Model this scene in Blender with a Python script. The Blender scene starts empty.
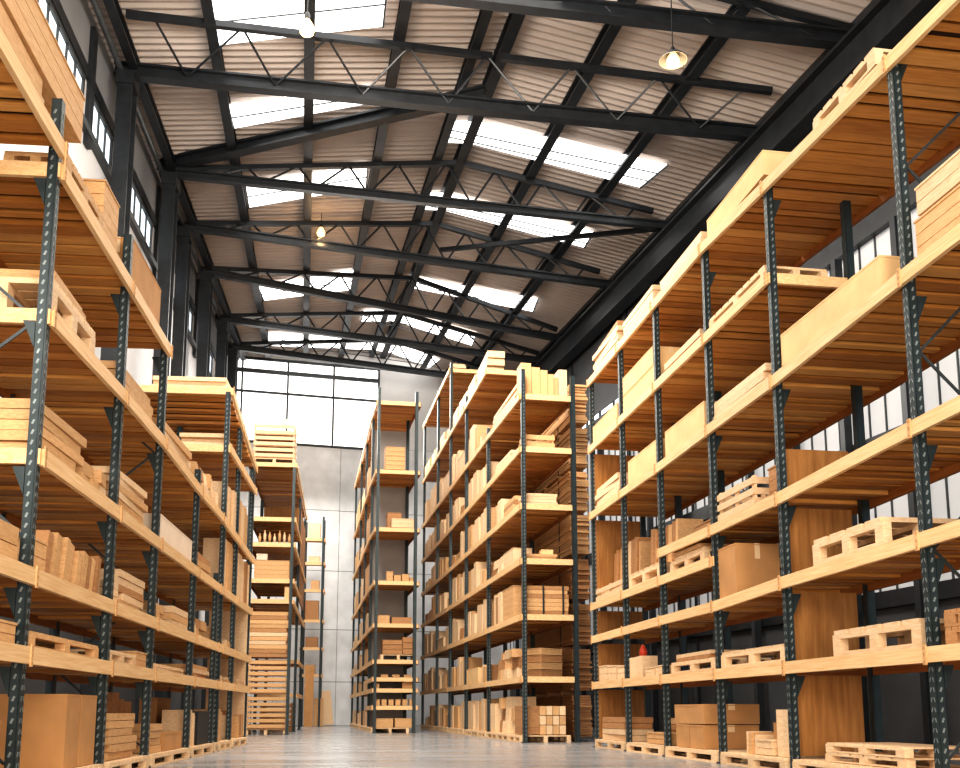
import bpy, math, random
from mathutils import Matrix, Vector
C = bpy.context.scene.collection
RND = random.Random(7)

# ------------------------------------------------------------------ camera
F = 1000.0; PY = 554.0; CH = 0.75
TH = math.atan((711 - PY) / F); YA = math.atan((480 - 369) / F * math.cos(TH))
ca, sa, ct, st = math.cos(YA), math.sin(YA), math.cos(TH), math.sin(TH)
VR = (ca, -sa, 0); VF = (sa * ct, ca * ct, st); VU = (-sa * st, -ca * st, ct)

def ray(u, v):
    p = (u - 480) / F; q = (PY - v) / F
    return [VR[i] * p + VU[i] * q + VF[i] for i in range(3)]
def proj(P):
    d = (P[0], P[1], P[2] - CH)
    r = sum(d[i] * VR[i] for i in range(3)); w = sum(d[i] * VU[i] for i in range(3)); f = sum(d[i] * VF[i] for i in range(3))
    return 480 + F * r / f, PY - F * w / f
def at_y(u, v, Y):
    d = ray(u, v); t = Y / d[1]; return Vector((d[0] * t, Y, CH + d[2] * t))
def at_z(u, v, z):
    d = ray(u, v); t = (z - CH) / d[2]; return Vector((d[0] * t, d[1] * t, z))
def on_line(u, v, G, D):
    d = ray(u, v)
    det = -d[0] * D[1] + d[1] * D[0]
    t = (-G[0] * D[1] + G[1] * D[0]) / det
    return Vector((d[0] * t, d[1] * t, CH + d[2] * t))

cam = bpy.data.cameras.new('camera'); co = bpy.data.objects.new('camera', cam); C.objects.link(co)
co.location = (0, 0, CH)
co.rotation_euler = (math.pi / 2 + TH, 0, -YA)
cam.sensor_fit = 'HORIZONTAL'; cam.sensor_width = 36; cam.lens = 36 * F / 960
cam.shift_y = (PY - 384) / 960.0
cam.clip_end = 300
bpy.context.scene.camera = co

# ------------------------------------------------------------------ materials
def nt(name):
    m = bpy.data.materials.new(name); m.use_nodes = True
    n = m.node_tree; b = n.nodes['Principled BSDF']
    return m, n, b
def N(n, t, **kw):
    x = n.nodes.new(t)
    for k, v in kw.items():
        if k in x.inputs: x.inputs[k].default_value = v
        else: setattr(x, k, v)
    return x
def wood(name, c1, c2, scale=(1, 1, 14), rough=.6, var=.25, bump=.15, fine=6):
    """grain stretched along the texture's slow axes; tint varies from object to object"""
    m, n, b = nt(name); L = n.links.new
    tc = N(n, 'ShaderNodeTexCoord'); mp = N(n, 'ShaderNodeMapping'); mp.inputs['Scale'].default_value = scale
    L(tc.outputs['Object'], mp.inputs['Vector'])
    oi = N(n, 'ShaderNodeObjectInfo')
    ad = N(n, 'ShaderNodeVectorMath', operation='ADD'); L(mp.outputs[0], ad.inputs[0])
    cb = N(n, 'ShaderNodeCombineXYZ'); mu = N(n, 'ShaderNodeMath', operation='MULTIPLY'); mu.inputs[1].default_value = 37
    L(oi.outputs['Random'], mu.inputs[0]); L(mu.outputs[0], cb.inputs[0]); L(mu.outputs[0], cb.inputs[2]); L(cb.outputs[0], ad.inputs[1])
    no = N(n, 'ShaderNodeTexNoise', Scale=fine, Detail=5, Roughness=.6); L(ad.outputs[0], no.inputs['Vector'])
    rp = N(n, 'ShaderNodeValToRGB'); rp.color_ramp.elements[0].position = .3; rp.color_ramp.elements[1].position = .72
    rp.color_ramp.elements[0].color = (*c1, 1); rp.color_ramp.elements[1].color = (*c2, 1)
    L(no.outputs['Fac'], rp.inputs[0])
    hs = N(n, 'ShaderNodeHueSaturation')
    mr = N(n, 'ShaderNodeMapRange'); mr.inputs['To Min'].default_value = 1 - var; mr.inputs['To Max'].default_value = 1 + var
    L(oi.outputs['Random'], mr.inputs['Value']); L(mr.outputs[0], hs.inputs['Value']); L(rp.outputs[0], hs.inputs['Color'])
    L(hs.outputs[0], b.inputs['Base Color']); b.inputs['Roughness'].default_value = rough
    b.inputs['Specular IOR Level'].default_value = .25
    if bump:
        bp = N(n, 'ShaderNodeBump', Strength=bump, Distance=.01); L(no.outputs['Fac'], bp.inputs['Height']); L(bp.outputs[0], b.inputs['Normal'])
    return m
def plain(name, c, rough=.5, metal=0, noise=0, nscale=5, bump=0):
    m, n, b = nt(name); L = n.links.new
    b.inputs['Roughness'].default_value = rough; b.inputs['Metallic'].default_value = metal
    tc = N(n, 'ShaderNodeTexCoord'); no = N(n, 'ShaderNodeTexNoise', Scale=nscale, Detail=6); L(tc.outputs['Object'], no.inputs['Vector'])
    rp = N(n, 'ShaderNodeValToRGB'); rp.color_ramp.elements[0].position = .3; rp.color_ramp.elements[1].position = .7
    rp.color_ramp.elements[0].color = (*[x * (1 - noise) for x in c], 1); rp.color_ramp.elements[1].color = (*[min(1, x * (1 + noise)) for x in c], 1)
    L(no.outputs['Fac'], rp.inputs[0]); L(rp.outputs[0], b.inputs['Base Color'])
    if bump:
        bp = N(n, 'ShaderNodeBump', Strength=bump, Distance=.02); L(no.outputs['Fac'], bp.inputs['Height']); L(bp.outputs[0], b.inputs['Normal'])
    return m
def glow(name, c, s):
    m, n, b = nt(name)
    b.inputs['Base Color'].default_value = (*c, 1); b.inputs['Emission Color'].default_value = (*c, 1); b.inputs['Emission Strength'].default_value = s
    return m
M = {}
M['beam'] = wood('pale pine beam', (.70, .42, .19), (.88, .62, .35), (3, .35, 8), .55, .05, .1, 5)
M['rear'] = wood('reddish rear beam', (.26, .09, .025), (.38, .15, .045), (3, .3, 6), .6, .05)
M['deck'] = wood('orange deck boards', (.46, .19, .045), (.66, .30, .08), (.5, 5, 5), .5, .06, .12, 5)
M['deck2'] = wood('darker deck boards', (.33, .12, .026), (.50, .21, .05), (.5, 5, 5), .5, .06, .12, 5)
M['deck3'] = wood('lighter deck boards', (.56, .26, .07), (.74, .38, .12), (.5, 5, 5), .5, .06, .12, 5)
M['gap'] = plain('deck shadow gap', (.025, .009, .003), .8)

M['panel'] = wood('brown plywood panel', (.25, .105, .028), (.42, .20, .062), (6, 6, .5), .5, .06, .1, 3)
M['pale'] = wood('pale timber', (.68, .45, .25), (.86, .64, .42), (3, 1.2, 9), .6, .10)
M['honey'] = wood('honey timber', (.54, .30, .13), (.72, .45, .23), (3, 1.2, 9), .6, .10)
M['brown'] = wood('brown timber', (.35, .17, .07), (.52, .28, .13), (3, 1.2, 9), .6, .10)
M['card'] = plain('tan cardboard', (.50, .26, .10), .8, 0, .12, 2.5, .05)
M['cardlight'] = plain('light cardboard', (.78, .52, .26), .8, 0, .10, 2.5, .05)
M['whitebox'] = plain('whitish carton', (.80, .66, .52), .8, 0, .06, 3)
M['black'] = plain('black box', (.012, .012, .014), .6)
M['tape'] = plain('paper tape', (.80, .58, .34), .5)
M['paper'] = plain('white paper', (.85, .82, .76), .7)
M['strap'] = plain('black strap', (.015, .015, .016), .5)
M['red'] = plain('red plastic', (.55, .05, .02), .45)
M['steel'] = plain('charcoal painted steel', (.020, .023, .027), .42, .3, .25, 3)
M['steel2'] = plain('grey painted steel', (.06, .068, .075), .45, .3, .2, 3)
M['brace'] = plain('galvanised brace', (.05, .06, .065), .45, .5, .2, 8)
M['white'] = plain('white wall cladding', (.70, .69, .68), .7, 0, .06, .6)
M['leftwall'] = plain('grey wall panels', (.52, .52, .53), .7, 0, .10, .6)
M['upperwall'] = plain('darker upper wall panels', (.20, .205, .215), .7, 0, .10, .6)
M['dark'] = plain('dark cladding', (.05, .053, .058), .6, 0, .25, .6)
M['concrete'] = plain('grey concrete panels', (.76, .77, .78), .85, 0, .16, .9, .15)
M['frame'] = plain('window frame', (.03, .033, .037), .5)
M['pane'] = glow('bright far window', (1, .985, .96), 2.2)
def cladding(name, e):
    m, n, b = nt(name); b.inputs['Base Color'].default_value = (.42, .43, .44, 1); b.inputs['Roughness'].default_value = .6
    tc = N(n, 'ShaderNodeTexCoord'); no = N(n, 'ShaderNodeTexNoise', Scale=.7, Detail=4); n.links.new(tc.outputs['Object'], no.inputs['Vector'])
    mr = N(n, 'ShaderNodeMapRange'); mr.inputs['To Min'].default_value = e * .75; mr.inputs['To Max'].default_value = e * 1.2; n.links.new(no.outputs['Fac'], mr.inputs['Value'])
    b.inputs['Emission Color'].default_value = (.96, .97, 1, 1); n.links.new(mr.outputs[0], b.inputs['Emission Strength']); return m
M['clad_hi'] = cladding('bright cladding with added glow', .16); M['clad_lo'] = cladding('cladding with added glow', .13)  # emission added so the right wall looks lit, stronger on the upper band
M['panel_glow'] = glow('pale blue window', (.82, .93, 1), 1.15)
M['sky_panel'] = glow('translucent skylight', (1, .99, .97), 3.2)
M['bulb'] = glow('warm bulb', (1, .60, .26), 2.1)
M['greypanel'] = plain('grey backing sheet', (.36, .34, .33), .8, 0, .1, 1)

def upright_mat():
    m, n, b = nt('teal perforated upright'); L = n.links.new
    tc = N(n, 'ShaderNodeTexCoord'); sp = N(n, 'ShaderNodeSeparateXYZ'); L(tc.outputs['Object'], sp.inputs[0])
    w = N(n, 'ShaderNodeMath', operation='MULTIPLY'); w.inputs[1].default_value = 58; L(sp.outputs['Z'], w.inputs[0])
    s = N(n, 'ShaderNodeMath', operation='SINE'); L(w.outputs[0], s.inputs[0])
    g = N(n, 'ShaderNodeMath', operation='GREATER_THAN'); g.inputs[1].default_value = .25; L(s.outputs[0], g.inputs[0])
    no = N(n, 'ShaderNodeTexNoise', Scale=9, Detail=4); L(tc.outputs['Object'], no.inputs['Vector'])
    rp = N(n, 'ShaderNodeValToRGB'); rp.color_ramp.elements[0].color = (.012, .020, .023, 1); rp.color_ramp.elements[1].color = (.038, .058, .064, 1)
    L(no.outputs['Fac'], rp.inputs[0])
    L(rp.outputs[0], b.inputs['Base Color']); b.inputs['Roughness'].default_value = .45; b.inputs['Metallic'].default_value = .35
    return m
M['upright'] = upright_mat()
M['slot'] = plain('slot edge', (.20, .235, .24), .45, .3, .3, 9)

def floor_mat():
    m, n, b = nt('polished concrete floor'); L = n.links.new
    tc = N(n, 'ShaderNodeTexCoord'); mp = N(n, 'ShaderNodeMapping'); mp.inputs['Scale'].default_value = (.35, 1.4, 1); L(tc.outputs['Object'], mp.inputs[0])
    no = N(n, 'ShaderNodeTexNoise', Scale=.9, Detail=8, Roughness=.6); L(mp.outputs[0], no.inputs['Vector'])
    rp = N(n, 'ShaderNodeValToRGB'); rp.color_ramp.elements[0].position = .3; rp.color_ramp.elements[1].position = .75
    rp.color_ramp.elements[0].color = (.23, .235, .245, 1); rp.color_ramp.elements[1].color = (.37, .375, .385, 1)
    L(no.outputs['Fac'], rp.inputs[0]); L(rp.outputs[0], b.inputs['Base Color'])
    r2 = N(n, 'ShaderNodeMapRange'); r2.inputs['To Min'].default_value = .12; r2.inputs['To Max'].default_value = .34; L(no.outputs['Fac'], r2.inputs['Value']); L(r2.outputs[0], b.inputs['Roughness'])
    bp = N(n, 'ShaderNodeBump', Strength=.05, Distance=.01); L(no.outputs['Fac'], bp.inputs['Height']); L(bp.outputs[0], b.inputs['Normal'])
    return m
M['floor'] = floor_mat()
def roof_mat():
    m, n, b = nt('corrugated roof sheet'); L = n.links.new
    tc = N(n, 'ShaderNodeTexCoord'); no = N(n, 'ShaderNodeTexNoise', Scale=.35, Detail=5); L(tc.outputs['Object'], no.inputs['Vector'])
    rp = N(n, 'ShaderNodeValToRGB'); rp.color_ramp.elements[0].position = .3; rp.color_ramp.elements[1].position = .75
    rp.color_ramp.elements[0].color = (.35, .30, .27, 1); rp.color_ramp.elements[1].color = (.47, .41, .375, 1)
    L(no.outputs['Fac'], rp.inputs[0]); L(rp.outputs[0], b.inputs['Base Color']); b.inputs['Roughness'].default_value = .6
    return m
M['roof'] = roof_mat()

# ------------------------------------------------------------------ mesh helpers
class MB:
    def __init__(s): s.v = []; s.f = []; s.mi = []
    def box(s, c, d, rz=0, rx=0, ry=0, mi=0, taper=0):
        mt = Matrix.Rotation(rz, 3, 'Z') @ Matrix.Rotation(ry, 3, 'Y') @ Matrix.Rotation(rx, 3, 'X') if (rz or rx or ry) else None
        b = len(s.v)
        for z in (-.5, .5):
            k = 1 - taper * (z + .5)
            for x, y in ((-.5, -.5), (.5, -.5), (.5, .5), (-.5, .5)):
                p = Vector((x * d[0] * k, y * d[1] * k, z * d[2]))
                if mt: p = mt @ p
                s.v.append((p[0] + c[0], p[1] + c[1], p[2] + c[2]))
        for q in ((0, 3, 2, 1), (4, 5, 6, 7), (0, 1, 5, 4), (1, 2, 6, 5), (2, 3, 7, 6), (3, 0, 4, 7)):
            s.f.append(tuple(b + i for i in q)); s.mi.append(mi)
        return s
    def bar(s, p, q, w, h, mi=0):
        """rectangular bar from p to q, w wide and h high"""
        p = Vector(p); q = Vector(q); d = (q - p).normalized()
        up = Vector((0, 0, 1)) if abs(d.z) < .98 else Vector((0, 1, 0))
        x = d.cross(up).normalized(); y = x.cross(d).normalized(); b = len(s.v)
        for e in (p, q):
            for i, j in ((-.5, -.5), (.5, -.5), (.5, .5), (-.5, .5)): s.v.append(tuple(e + x * w * i + y * h * j))
        for f in ((0, 1, 2, 3), (7, 6, 5, 4), (0, 4, 5, 1), (1, 5, 6, 2), (2, 6, 7, 3), (3, 7, 4, 0)):
            s.f.append(tuple(b + i for i in f)); s.mi.append(mi)
        return s
    def ibeam(s, p, q, w, h, t):
        p = Vector(p); q = Vector(q); z = Vector((0, 0, h / 2 - t / 2))
        s.bar(p + z, q + z, w, t); s.bar(p - z, q - z, w, t); s.bar(p, q, t, h - 2 * t); return s
    def rod(s, p, q, r, n=6, mi=0):
        p = Vector(p); q = Vector(q); d = (q - p).normalized()
        up = Vector((0, 0, 1)) if abs(d.z) < .95 else Vector((1, 0, 0))
        x = d.cross(up).normalized(); y = x.cross(d); b = len(s.v)
        for e in (p, q):
            for i in range(n):
                a = 2 * math.pi * i / n; s.v.append(tuple(e + x * r * math.cos(a) + y * r * math.sin(a)))
        for i in range(n):
            j = (i + 1) % n; s.f.append((b + i, b + j, b + n + j, b + n + i)); s.mi.append(mi)
        s.f.append(tuple(b + i for i in range(n))[::-1]); s.f.append(tuple(b + n + i for i in range(n))); s.mi += [mi, mi]
        return s
    def lathe(s, pr, n=20, mi=0):
        b = len(s.v)
        for r, z in pr:
            for i in range(n):
                a = 2 * math.pi * i / n; s.v.append((r * math.cos(a), r * math.sin(a), z))
        for k in range(len(pr) - 1):
            for i in range(n):
                j = (i + 1) % n; s.f.append((b + k * n + i, b + k * n + j, b + (k + 1) * n + j, b + (k + 1) * n + i)); s.mi.append(mi)
        return s
    def quad(s, *p, mi=0):
        b = len(s.v); s.v += [tuple(x) for x in p]; s.f.append(tuple(range(b, b + len(p)))); s.mi.append(mi); return s
    def mesh(s, name, *mats):
        me = bpy.data.meshes.new(name); me.from_pydata(s.v, [], s.f)
        for m in mats: me.materials.append(M[m])
        if len(mats) > 1: me.polygons.foreach_set('material_index', s.mi)
        me.update(); return me
    def build(s, name, mat, parent=None, smooth=False):
        mats = mat if isinstance(mat, (list, tuple)) else (mat,)
        o = bpy.data.objects.new(name, s.mesh(name, *mats)); C.objects.link(o)
        if parent: o.parent = parent
        if smooth: o.data.polygons.foreach_set('use_smooth', [True] * len(o.data.polygons))
        return o
def link(name, me, parent=None, loc=None, rz=0):
    o = bpy.data.objects.new(name, me); C.objects.link(o)
    if parent: o.parent = parent
    if loc is not None: o.location = loc
    o.rotation_euler[2] = rz; return o
def tag(o, label, cat, group=None):
    o['label'] = label; o['category'] = cat
    if group: o['group'] = group
    return o
def thing(name, label, cat, loc, rz=0, group=None):
    o = bpy.data.objects.new(name, None); C.objects.link(o); o.location = loc; o.rotation_euler[2] = rz; o.empty_display_size = .1
    return tag(o, label, cat, group)
def struct(o):
    o['kind'] = 'structure'; return o
ORD = ['zeroth', 'first', 'second', 'third', 'fourth', 'fifth', 'sixth', 'seventh', 'eighth', 'ninth', 'tenth', 'eleventh', 'twelfth', 'thirteenth', 'fourteenth', 'fifteenth', 'sixteenth', 'seventeenth', 'eighteenth', 'nineteenth', 'twentieth']

# ------------------------------------------------------------------ racks
BH = .15      # height of a front beam; level z is the beam's middle, goods rest DZ above it
DZ = .075
class Rack:
    def __init__(s, key, name, label, vx, foot, side, depth):
        s.key = key; s.side = side; s.depth = depth; s.title = name
        d = ray(vx, 711); dx = d[0] / d[1]
        D = Vector((dx, 1, 0)).normalized(); s.D = D; s.Nn = Vector((D.y, -D.x, 0)) * side
        g = at_y(*foot); s.G = Vector((g.x, g.y, 0)); s.rz = -math.atan2(D.x, D.y)
        s.root = thing('pallet_rack', label, 'rack', s.G, s.rz)
        s.slots = {}; s.bays = []; s.levels = {}
    def w(s, sv, d, z): return s.G + s.D * sv + s.Nn * d + Vector((0, 0, z))      # along, into the rack, up
    def s_at(s, u, z, d=0):
        v = 600; G = s.G + s.Nn * d
        for _ in range(12):
            P = on_line(u, v, G, s.D); v = proj((P.x, P.y, z))[1]
        return (Vector((P.x, P.y, 0)) - G).dot(s.D)
    def loc(s, sv, d, z): return Vector((d * s.side, sv, z))                     # rack-local
    def bay(s, sv):
        for i in range(len(s.posts) - 1):
            if sv < s.posts[i + 1] or i == len(s.posts) - 2: return i
    def z_at(s, lev, sv):
        zs = s.levels[lev]
        if not isinstance(zs, dict): return zs
        ks = sorted(zs)
        if sv <= ks[0]: return zs[ks[0]]
        for a, b in zip(ks, ks[1:]):
            if sv <= b: return zs[a] + (zs[b] - zs[a]) * (sv - a) / (b - a)
        return zs[ks[-1]]

def upright(r, sv, top, d=0, w=.11, dd=.10, front=True, slots=True):
    mb = MB(); sd = r.side; fx = -1 if front else 1
    t = .02
    mb.box((fx * -0 + 0, 0, top / 2), (t, w, top))                                   # web facing the aisle
    for k in (-1, 1): mb.box((sd * (dd / 2), k * (w / 2 - t / 2), top / 2), (dd, t, top))
    if slots:
        nz = int(min(top, 9) / .095)
        for i in range(1, nz):
            z = i * .095
            for k in (-1, 1):
                mb.box((-sd * (t / 2 + .001), k * w * .24, z), (.004, w * .12, .045), rx=k * .4, mi=1)
            mb.box((sd * dd * .55, -w / 2 - .001, z), (dd * .22, .004, .045), ry=.4, mi=1)
    o = mb.build('upright', ('upright', 'slot'), r.root); o.location = r.loc(sv, d, 0)
    MB().box((sd * .04, 0, .012), (.17, .13, .024)).build('base_plate', 'upright', o); return o

def deck_mesh(r, s0, s1, z0, z1, depth, bw=.26, gap=.06, d0=.03):
    mb = MB(); n = max(2, int(round((s1 - s0) / bw))); st_ = (s1 - s0) / n; rn = random.Random(int(s0 * 100) + int(z0 * 1000))
    for i in range(n):
        f = (i + .5) / n; z = z0 + (z1 - z0) * f; dz = rn.choice((0, 0, 0, .016, .03))
        g = gap * (2.4 if rn.random() < .2 else 1)
        mb.box((r.side * (d0 + depth / 2), s0 + st_ * (i + .5), z + DZ - .035 - dz * .5), (depth, st_ - g, .05 + dz), mi=rn.choice((0, 0, 1, 2)))
    mb.bar((r.side * (d0 + depth / 2), s0, z0 + DZ - .012), (r.side * (d0 + depth / 2), s1, z1 + DZ - .012), depth - .02, .006, mi=3)
    return mb

def build_rack(r, posts, tops, levels, rear=True, wpost=.095, slots=True, braced=()):
    """levels: key -> (z or {post index: z}, first post, last post, depth)"""
    r.posts = posts
    for k, (z, a, b, dep) in levels.items():
        if isinstance(z, dict): r.levels[k] = {posts[i]: zz for i, zz in z.items()}
        else: r.levels[k] = z
        for i in range(a, b):
            s0, s1 = posts[i], posts[i + 1]; z0, z1 = r.z_at(k, s0), r.z_at(k, s1)
            f = MB().bar(r.loc(s0 + .005, -.035, z0), r.loc(s1 - .005, -.035, z1), .05, BH); fb = f.build('front_beam', 'beam', r.root)
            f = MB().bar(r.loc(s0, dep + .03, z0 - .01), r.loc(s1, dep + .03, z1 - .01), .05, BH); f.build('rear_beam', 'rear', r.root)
            deck_mesh(r, s0 + .02, s1 - .02, z0, z1, dep).build('deck', ('deck', 'deck2', 'deck3', 'gap'), r.root)
            if i == a: MB().box(r.loc(s0 - .012, dep / 2, z0 + .0), (dep + .06, .05, BH * .95)).build('end_beam', 'beam', r.root)
            for sx, zz in ((s0, z0), (s1, z1)) if i == b - 1 else ((s0, z0),):
                cn = MB(); cn.box(r.loc(sx, -.066, zz), (.012, .055, BH * 1.3), mi=0)
                for q in (-.35, 0, .35): cn.box(r.loc(sx, -.073, zz + q * BH * 1.3), (.004, .02, .03), mi=1)
                cn.build('connector', ('honey', 'brown'), fb)
        r.bays.append((k, a, b))
    for i, sv in enumerate(posts):
        o = upright(r, sv, tops[i], 0, wpost, .085, True, slots)
        if rear:
            o2 = upright(r, sv, tops[i] - .1, r.depth, wpost, .1, False, False)
            mb = MB(); z = .3; k = 0
            while z < tops[i] - 1.2:
                a = r.loc(sv, .1 if k % 2 == 0 else r.depth, z); b = r.loc(sv, r.depth if k % 2 == 0 else .1, z + 1.0)
                mb.bar(a, b, .018, .028); z += 1.0; k += 1
            if mb.v and i in braced: mb.build('brace', 'brace', r.root)
def brackets(r, items):
    for sv, z in items:
        mb = MB(); x = r.side
        b = len(mb.v); t = .02
        for y in (-.05, -.03):
            mb.v += [tuple(r.loc(sv + y, .09, z - .1)), tuple(r.loc(sv + y, .2, z - .1)), tuple(r.loc(sv + y, .09, z - .36))]
        mb.f += [(b, b + 1, b + 2), (b + 5, b + 4, b + 3), (b, b + 3, b + 4, b + 1), (b + 1, b + 4, b + 5, b + 2), (b + 2, b + 5, b + 3, b)]; mb.mi += [0] * 5
        mb.build('bracket', 'upright', r.root)

# ------------------------------------------------------------------ goods on the racks
def slot(r, lev, sv, entries):
    """remember the things of one position so that their labels can be written once all are known"""
    r.slots.setdefault((r.bay(sv), lev), []).append((sv, entries))
def nearness(i, n):
    if n == 1: return ''
    if i == 0: return 'nearest '
    if i == n - 1: return 'farthest '
    return ORD[i + 1] + '-nearest '
def finish_labels(r):
    keys = [k for k, a, b in r.bays]
    for (bay, lev), lst in r.slots.items():
        below = sorted([r.z_at(k, r.posts[bay] + .01) for k, a, b in r.bays if a <= bay < b])
        if lev == 'floor': ph = 'pallet level'
        else:
            z = r.z_at(lev, r.posts[bay] + .01); n = sum(1 for q in below if q <= z + .01)
            ph = ('top shelf' if n == len(below) else ORD[n] + ' shelf up')
        where = '%s, %s bay, %s' % (ph, ORD[bay + 1], r.title)
        lst.sort(key=lambda e: e[0]); cnt = {}
        for sv, ent in lst: cnt[ent[0][2]] = cnt.get(ent[0][2], 0) + 1
        seen = {}
        for sv, ent in lst:
            kind = ent[0][2]; i = seen.get(kind, 0); seen[kind] = i + 1; nr = nearness(i, cnt[kind])
            for o, tmpl, kind_, cat, group in ent:
                tag(o, tmpl.replace('{n}', nr).replace('{w}', where), cat, (group or kind_) + ' on ' + r.title)

def board_mesh(L, W, H, rn, mat, warp=.0):
    mb = MB(); mb.box((0, 0, H / 2), (W, L, H)); return mb.mesh('board', mat)
TINT = {'pale': 'pale', 'honey': 'honey', 'brown': 'brown'}

def g_box(r, lev, s0, s1, h, dep=.7, d=.03, mat='card', rz=0, z=None, what='cardboard box', up=0, desc=None, tape=True, label=True):
    """a carton with lid seam, tape strip and flap edges"""
    sv = (s0 + s1) / 2; L = s1 - s0; zz = (max(r.z_at(lev, s0), r.z_at(lev, s1)) + DZ if lev != 'floor' else .175) + .004 + up
    p = r.w(sv, d + dep / 2, zz)
    adj = {'card': 'brown', 'cardlight': 'pale tan', 'whitebox': 'whitish', 'black': 'black', 'pale': 'pale', 'honey': 'honey', 'brown': 'dark brown'}[mat]
    nm = 'cardboard_box' if mat in ('card', 'cardlight', 'whitebox', 'black') else 'wooden_box'
    k = nm.replace('_', ' ')
    size = 'long' if L > 2.2 * h else ('tall' if h > L * 1.1 else 'squat')
    root = bpy.data.objects.new(nm, None); C.objects.link(root); root.location = p; root.rotation_euler[2] = r.rz + rz
    mb = MB(); lid = .22 * h
    if mat in ('card', 'cardlight', 'whitebox', 'black'):
        mb.box((0, 0, h / 2), (dep, L, h))
        mb.build('carton', mat, root)
        if tape and mat != 'black':
            t = MB(); t.box((0, 0, h + .001), (dep * .12, L + .004, .004)); t.box((0, -L / 2 - .002, h * .85), (dep * .12, .003, h * .3)); t.box((0, L / 2 + .002, h * .85), (dep * .12, .003, h * .3))
            t.build('tape', 'tape', root)
        fl = MB(); fl.box((0, 0, h + .004), (dep + .012, L + .012, .008)) if mat == 'black' else fl.box((0, 0, h - .02), (dep + .01, L + .01, .012))
        fl.build('flap_edge', mat, root)
    else:
        n = max(2, int(round(h / .16)))
        hb = h - .022
        for i in range(n): mb.box((0, 0, (i + .5) * hb / n), (dep, L, hb / n - .008))
        mb.box((0, 0, hb / 2), (dep - .03, L - .03, hb - .01)); mb.build('side_boards', mat, root)
        MB().box((0, 0, h - .011), (dep + .02, L + .02, .022)).build('lid', mat, root)
    if label:
        tm = '{n}%s %s %s, {w}' % (size, adj, k) if not desc else '{n}' + desc + ', {w}'
        slot(r, lev, sv, [(root, tm, size + adj + k if not desc else desc, 'box', k + 'es')])
    return root

PALC = {}
def pallet_parts(root, L, W, H, mat='pale', nb=6):
    key = (round(L, 2), round(W, 2), round(H, 2), mat, nb)
    if key not in PALC:
        t = H * .17; out = []
        a = MB()
        for i in range(nb): a.box((0, -L / 2 + (i + .5) * L / nb, H - t / 2), (W, L / nb * .80, t))
        out.append(('top_boards', a.mesh('top_boards', mat)))
        for x in (-W / 2 + .05, 0, W / 2 - .05):
            b = MB(); b.box((x, 0, H - 1.5 * t), (.1, L, t))
            for y in (-L / 2 + .08, 0, L / 2 - .08): b.box((x, y, (H - 2 * t + t) / 2), (.1, .16, H - 3 * t))
            b.box((x, 0, t / 2), (.1, L, t)); out.append(('stringer', b.mesh('stringer', mat)))
        PALC[key] = out
    for nm, me in PALC[key]: link(nm, me, root)
def g_pallet(r, lev, s0, s1, h=.17, dep=.9, d=.02, mat='pale', rz=0, up=0, desc=None, nb=6, n=1):
    sv = (s0 + s1) / 2; zz = (max(r.z_at(lev, s0), r.z_at(lev, s1)) + DZ if lev != 'floor' else .175) + .004 + up; ent = []
    for i in range(n):
        root = bpy.data.objects.new('wooden_pallet', None); C.objects.link(root)
        root.location = r.w(sv, d + dep / 2, zz + i * (h + .003)); root.rotation_euler[2] = r.rz + rz + (RND.uniform(-.02, .02) if i else 0)
        pallet_parts(root, s1 - s0, dep, h, mat, nb)
        what = desc or ('%s slatted wooden pallet' % TINT[mat])
        pos = '' if n == 1 else (' lying at the bottom' if i == 0 else ' stacked %s up' % ORD[i + 1])
        ent.append((root, '{n}' + what + pos + ', {w}', what, 'pallet', 'wooden pallets'))
    slot(r, lev, sv, ent)

def g_planks(r, lev, s0, s1, h, n=4, dep=.7, d=.02, mat=None, up=0, messy=.05, across=False, rows=1, desc='pile'):
    """a pile of loose planks lying along the shelf, every plank an object"""
    rn = random.Random(int(s0 * 1000) + n); sv = (s0 + s1) / 2; L = s1 - s0
    zz = (max(r.z_at(lev, s0), r.z_at(lev, s1)) + DZ if lev != 'floor' else .175) + .004 + up; t = h / n; ent = []
    for j in range(rows):
        for i in range(n):
            m = mat or rn.choice(('pale', 'honey', 'pale', 'brown'))
            l = L * rn.uniform(1 - 2.5 * messy, 1); w = dep / rows * rn.uniform(.9 - messy, .97)
            me = board_mesh(l, w, t * .93, rn, m)
            o = link('plank', me, None, r.w(sv + rn.uniform(-.5, .5) * (L - l), d + (j + .5) * dep / rows + rn.uniform(0, .3) * messy * dep, zz + i * t), r.rz + rn.uniform(-messy, messy) * .5)
            row = '' if rows == 1 else (' front' if j == 0 else ' rear' if j == rows - 1 else ' middle')
            ht = 'bottom' if i == 0 else 'topmost' if i == n - 1 else ORD[i + 1] + '-lowest'
            ent.append((o, '%s %s plank%s of {n}%s, {w}' % (ht, TINT[m], row, desc), 'pile', 'plank', 'loose planks'))
    slot(r, lev, sv, ent)

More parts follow.
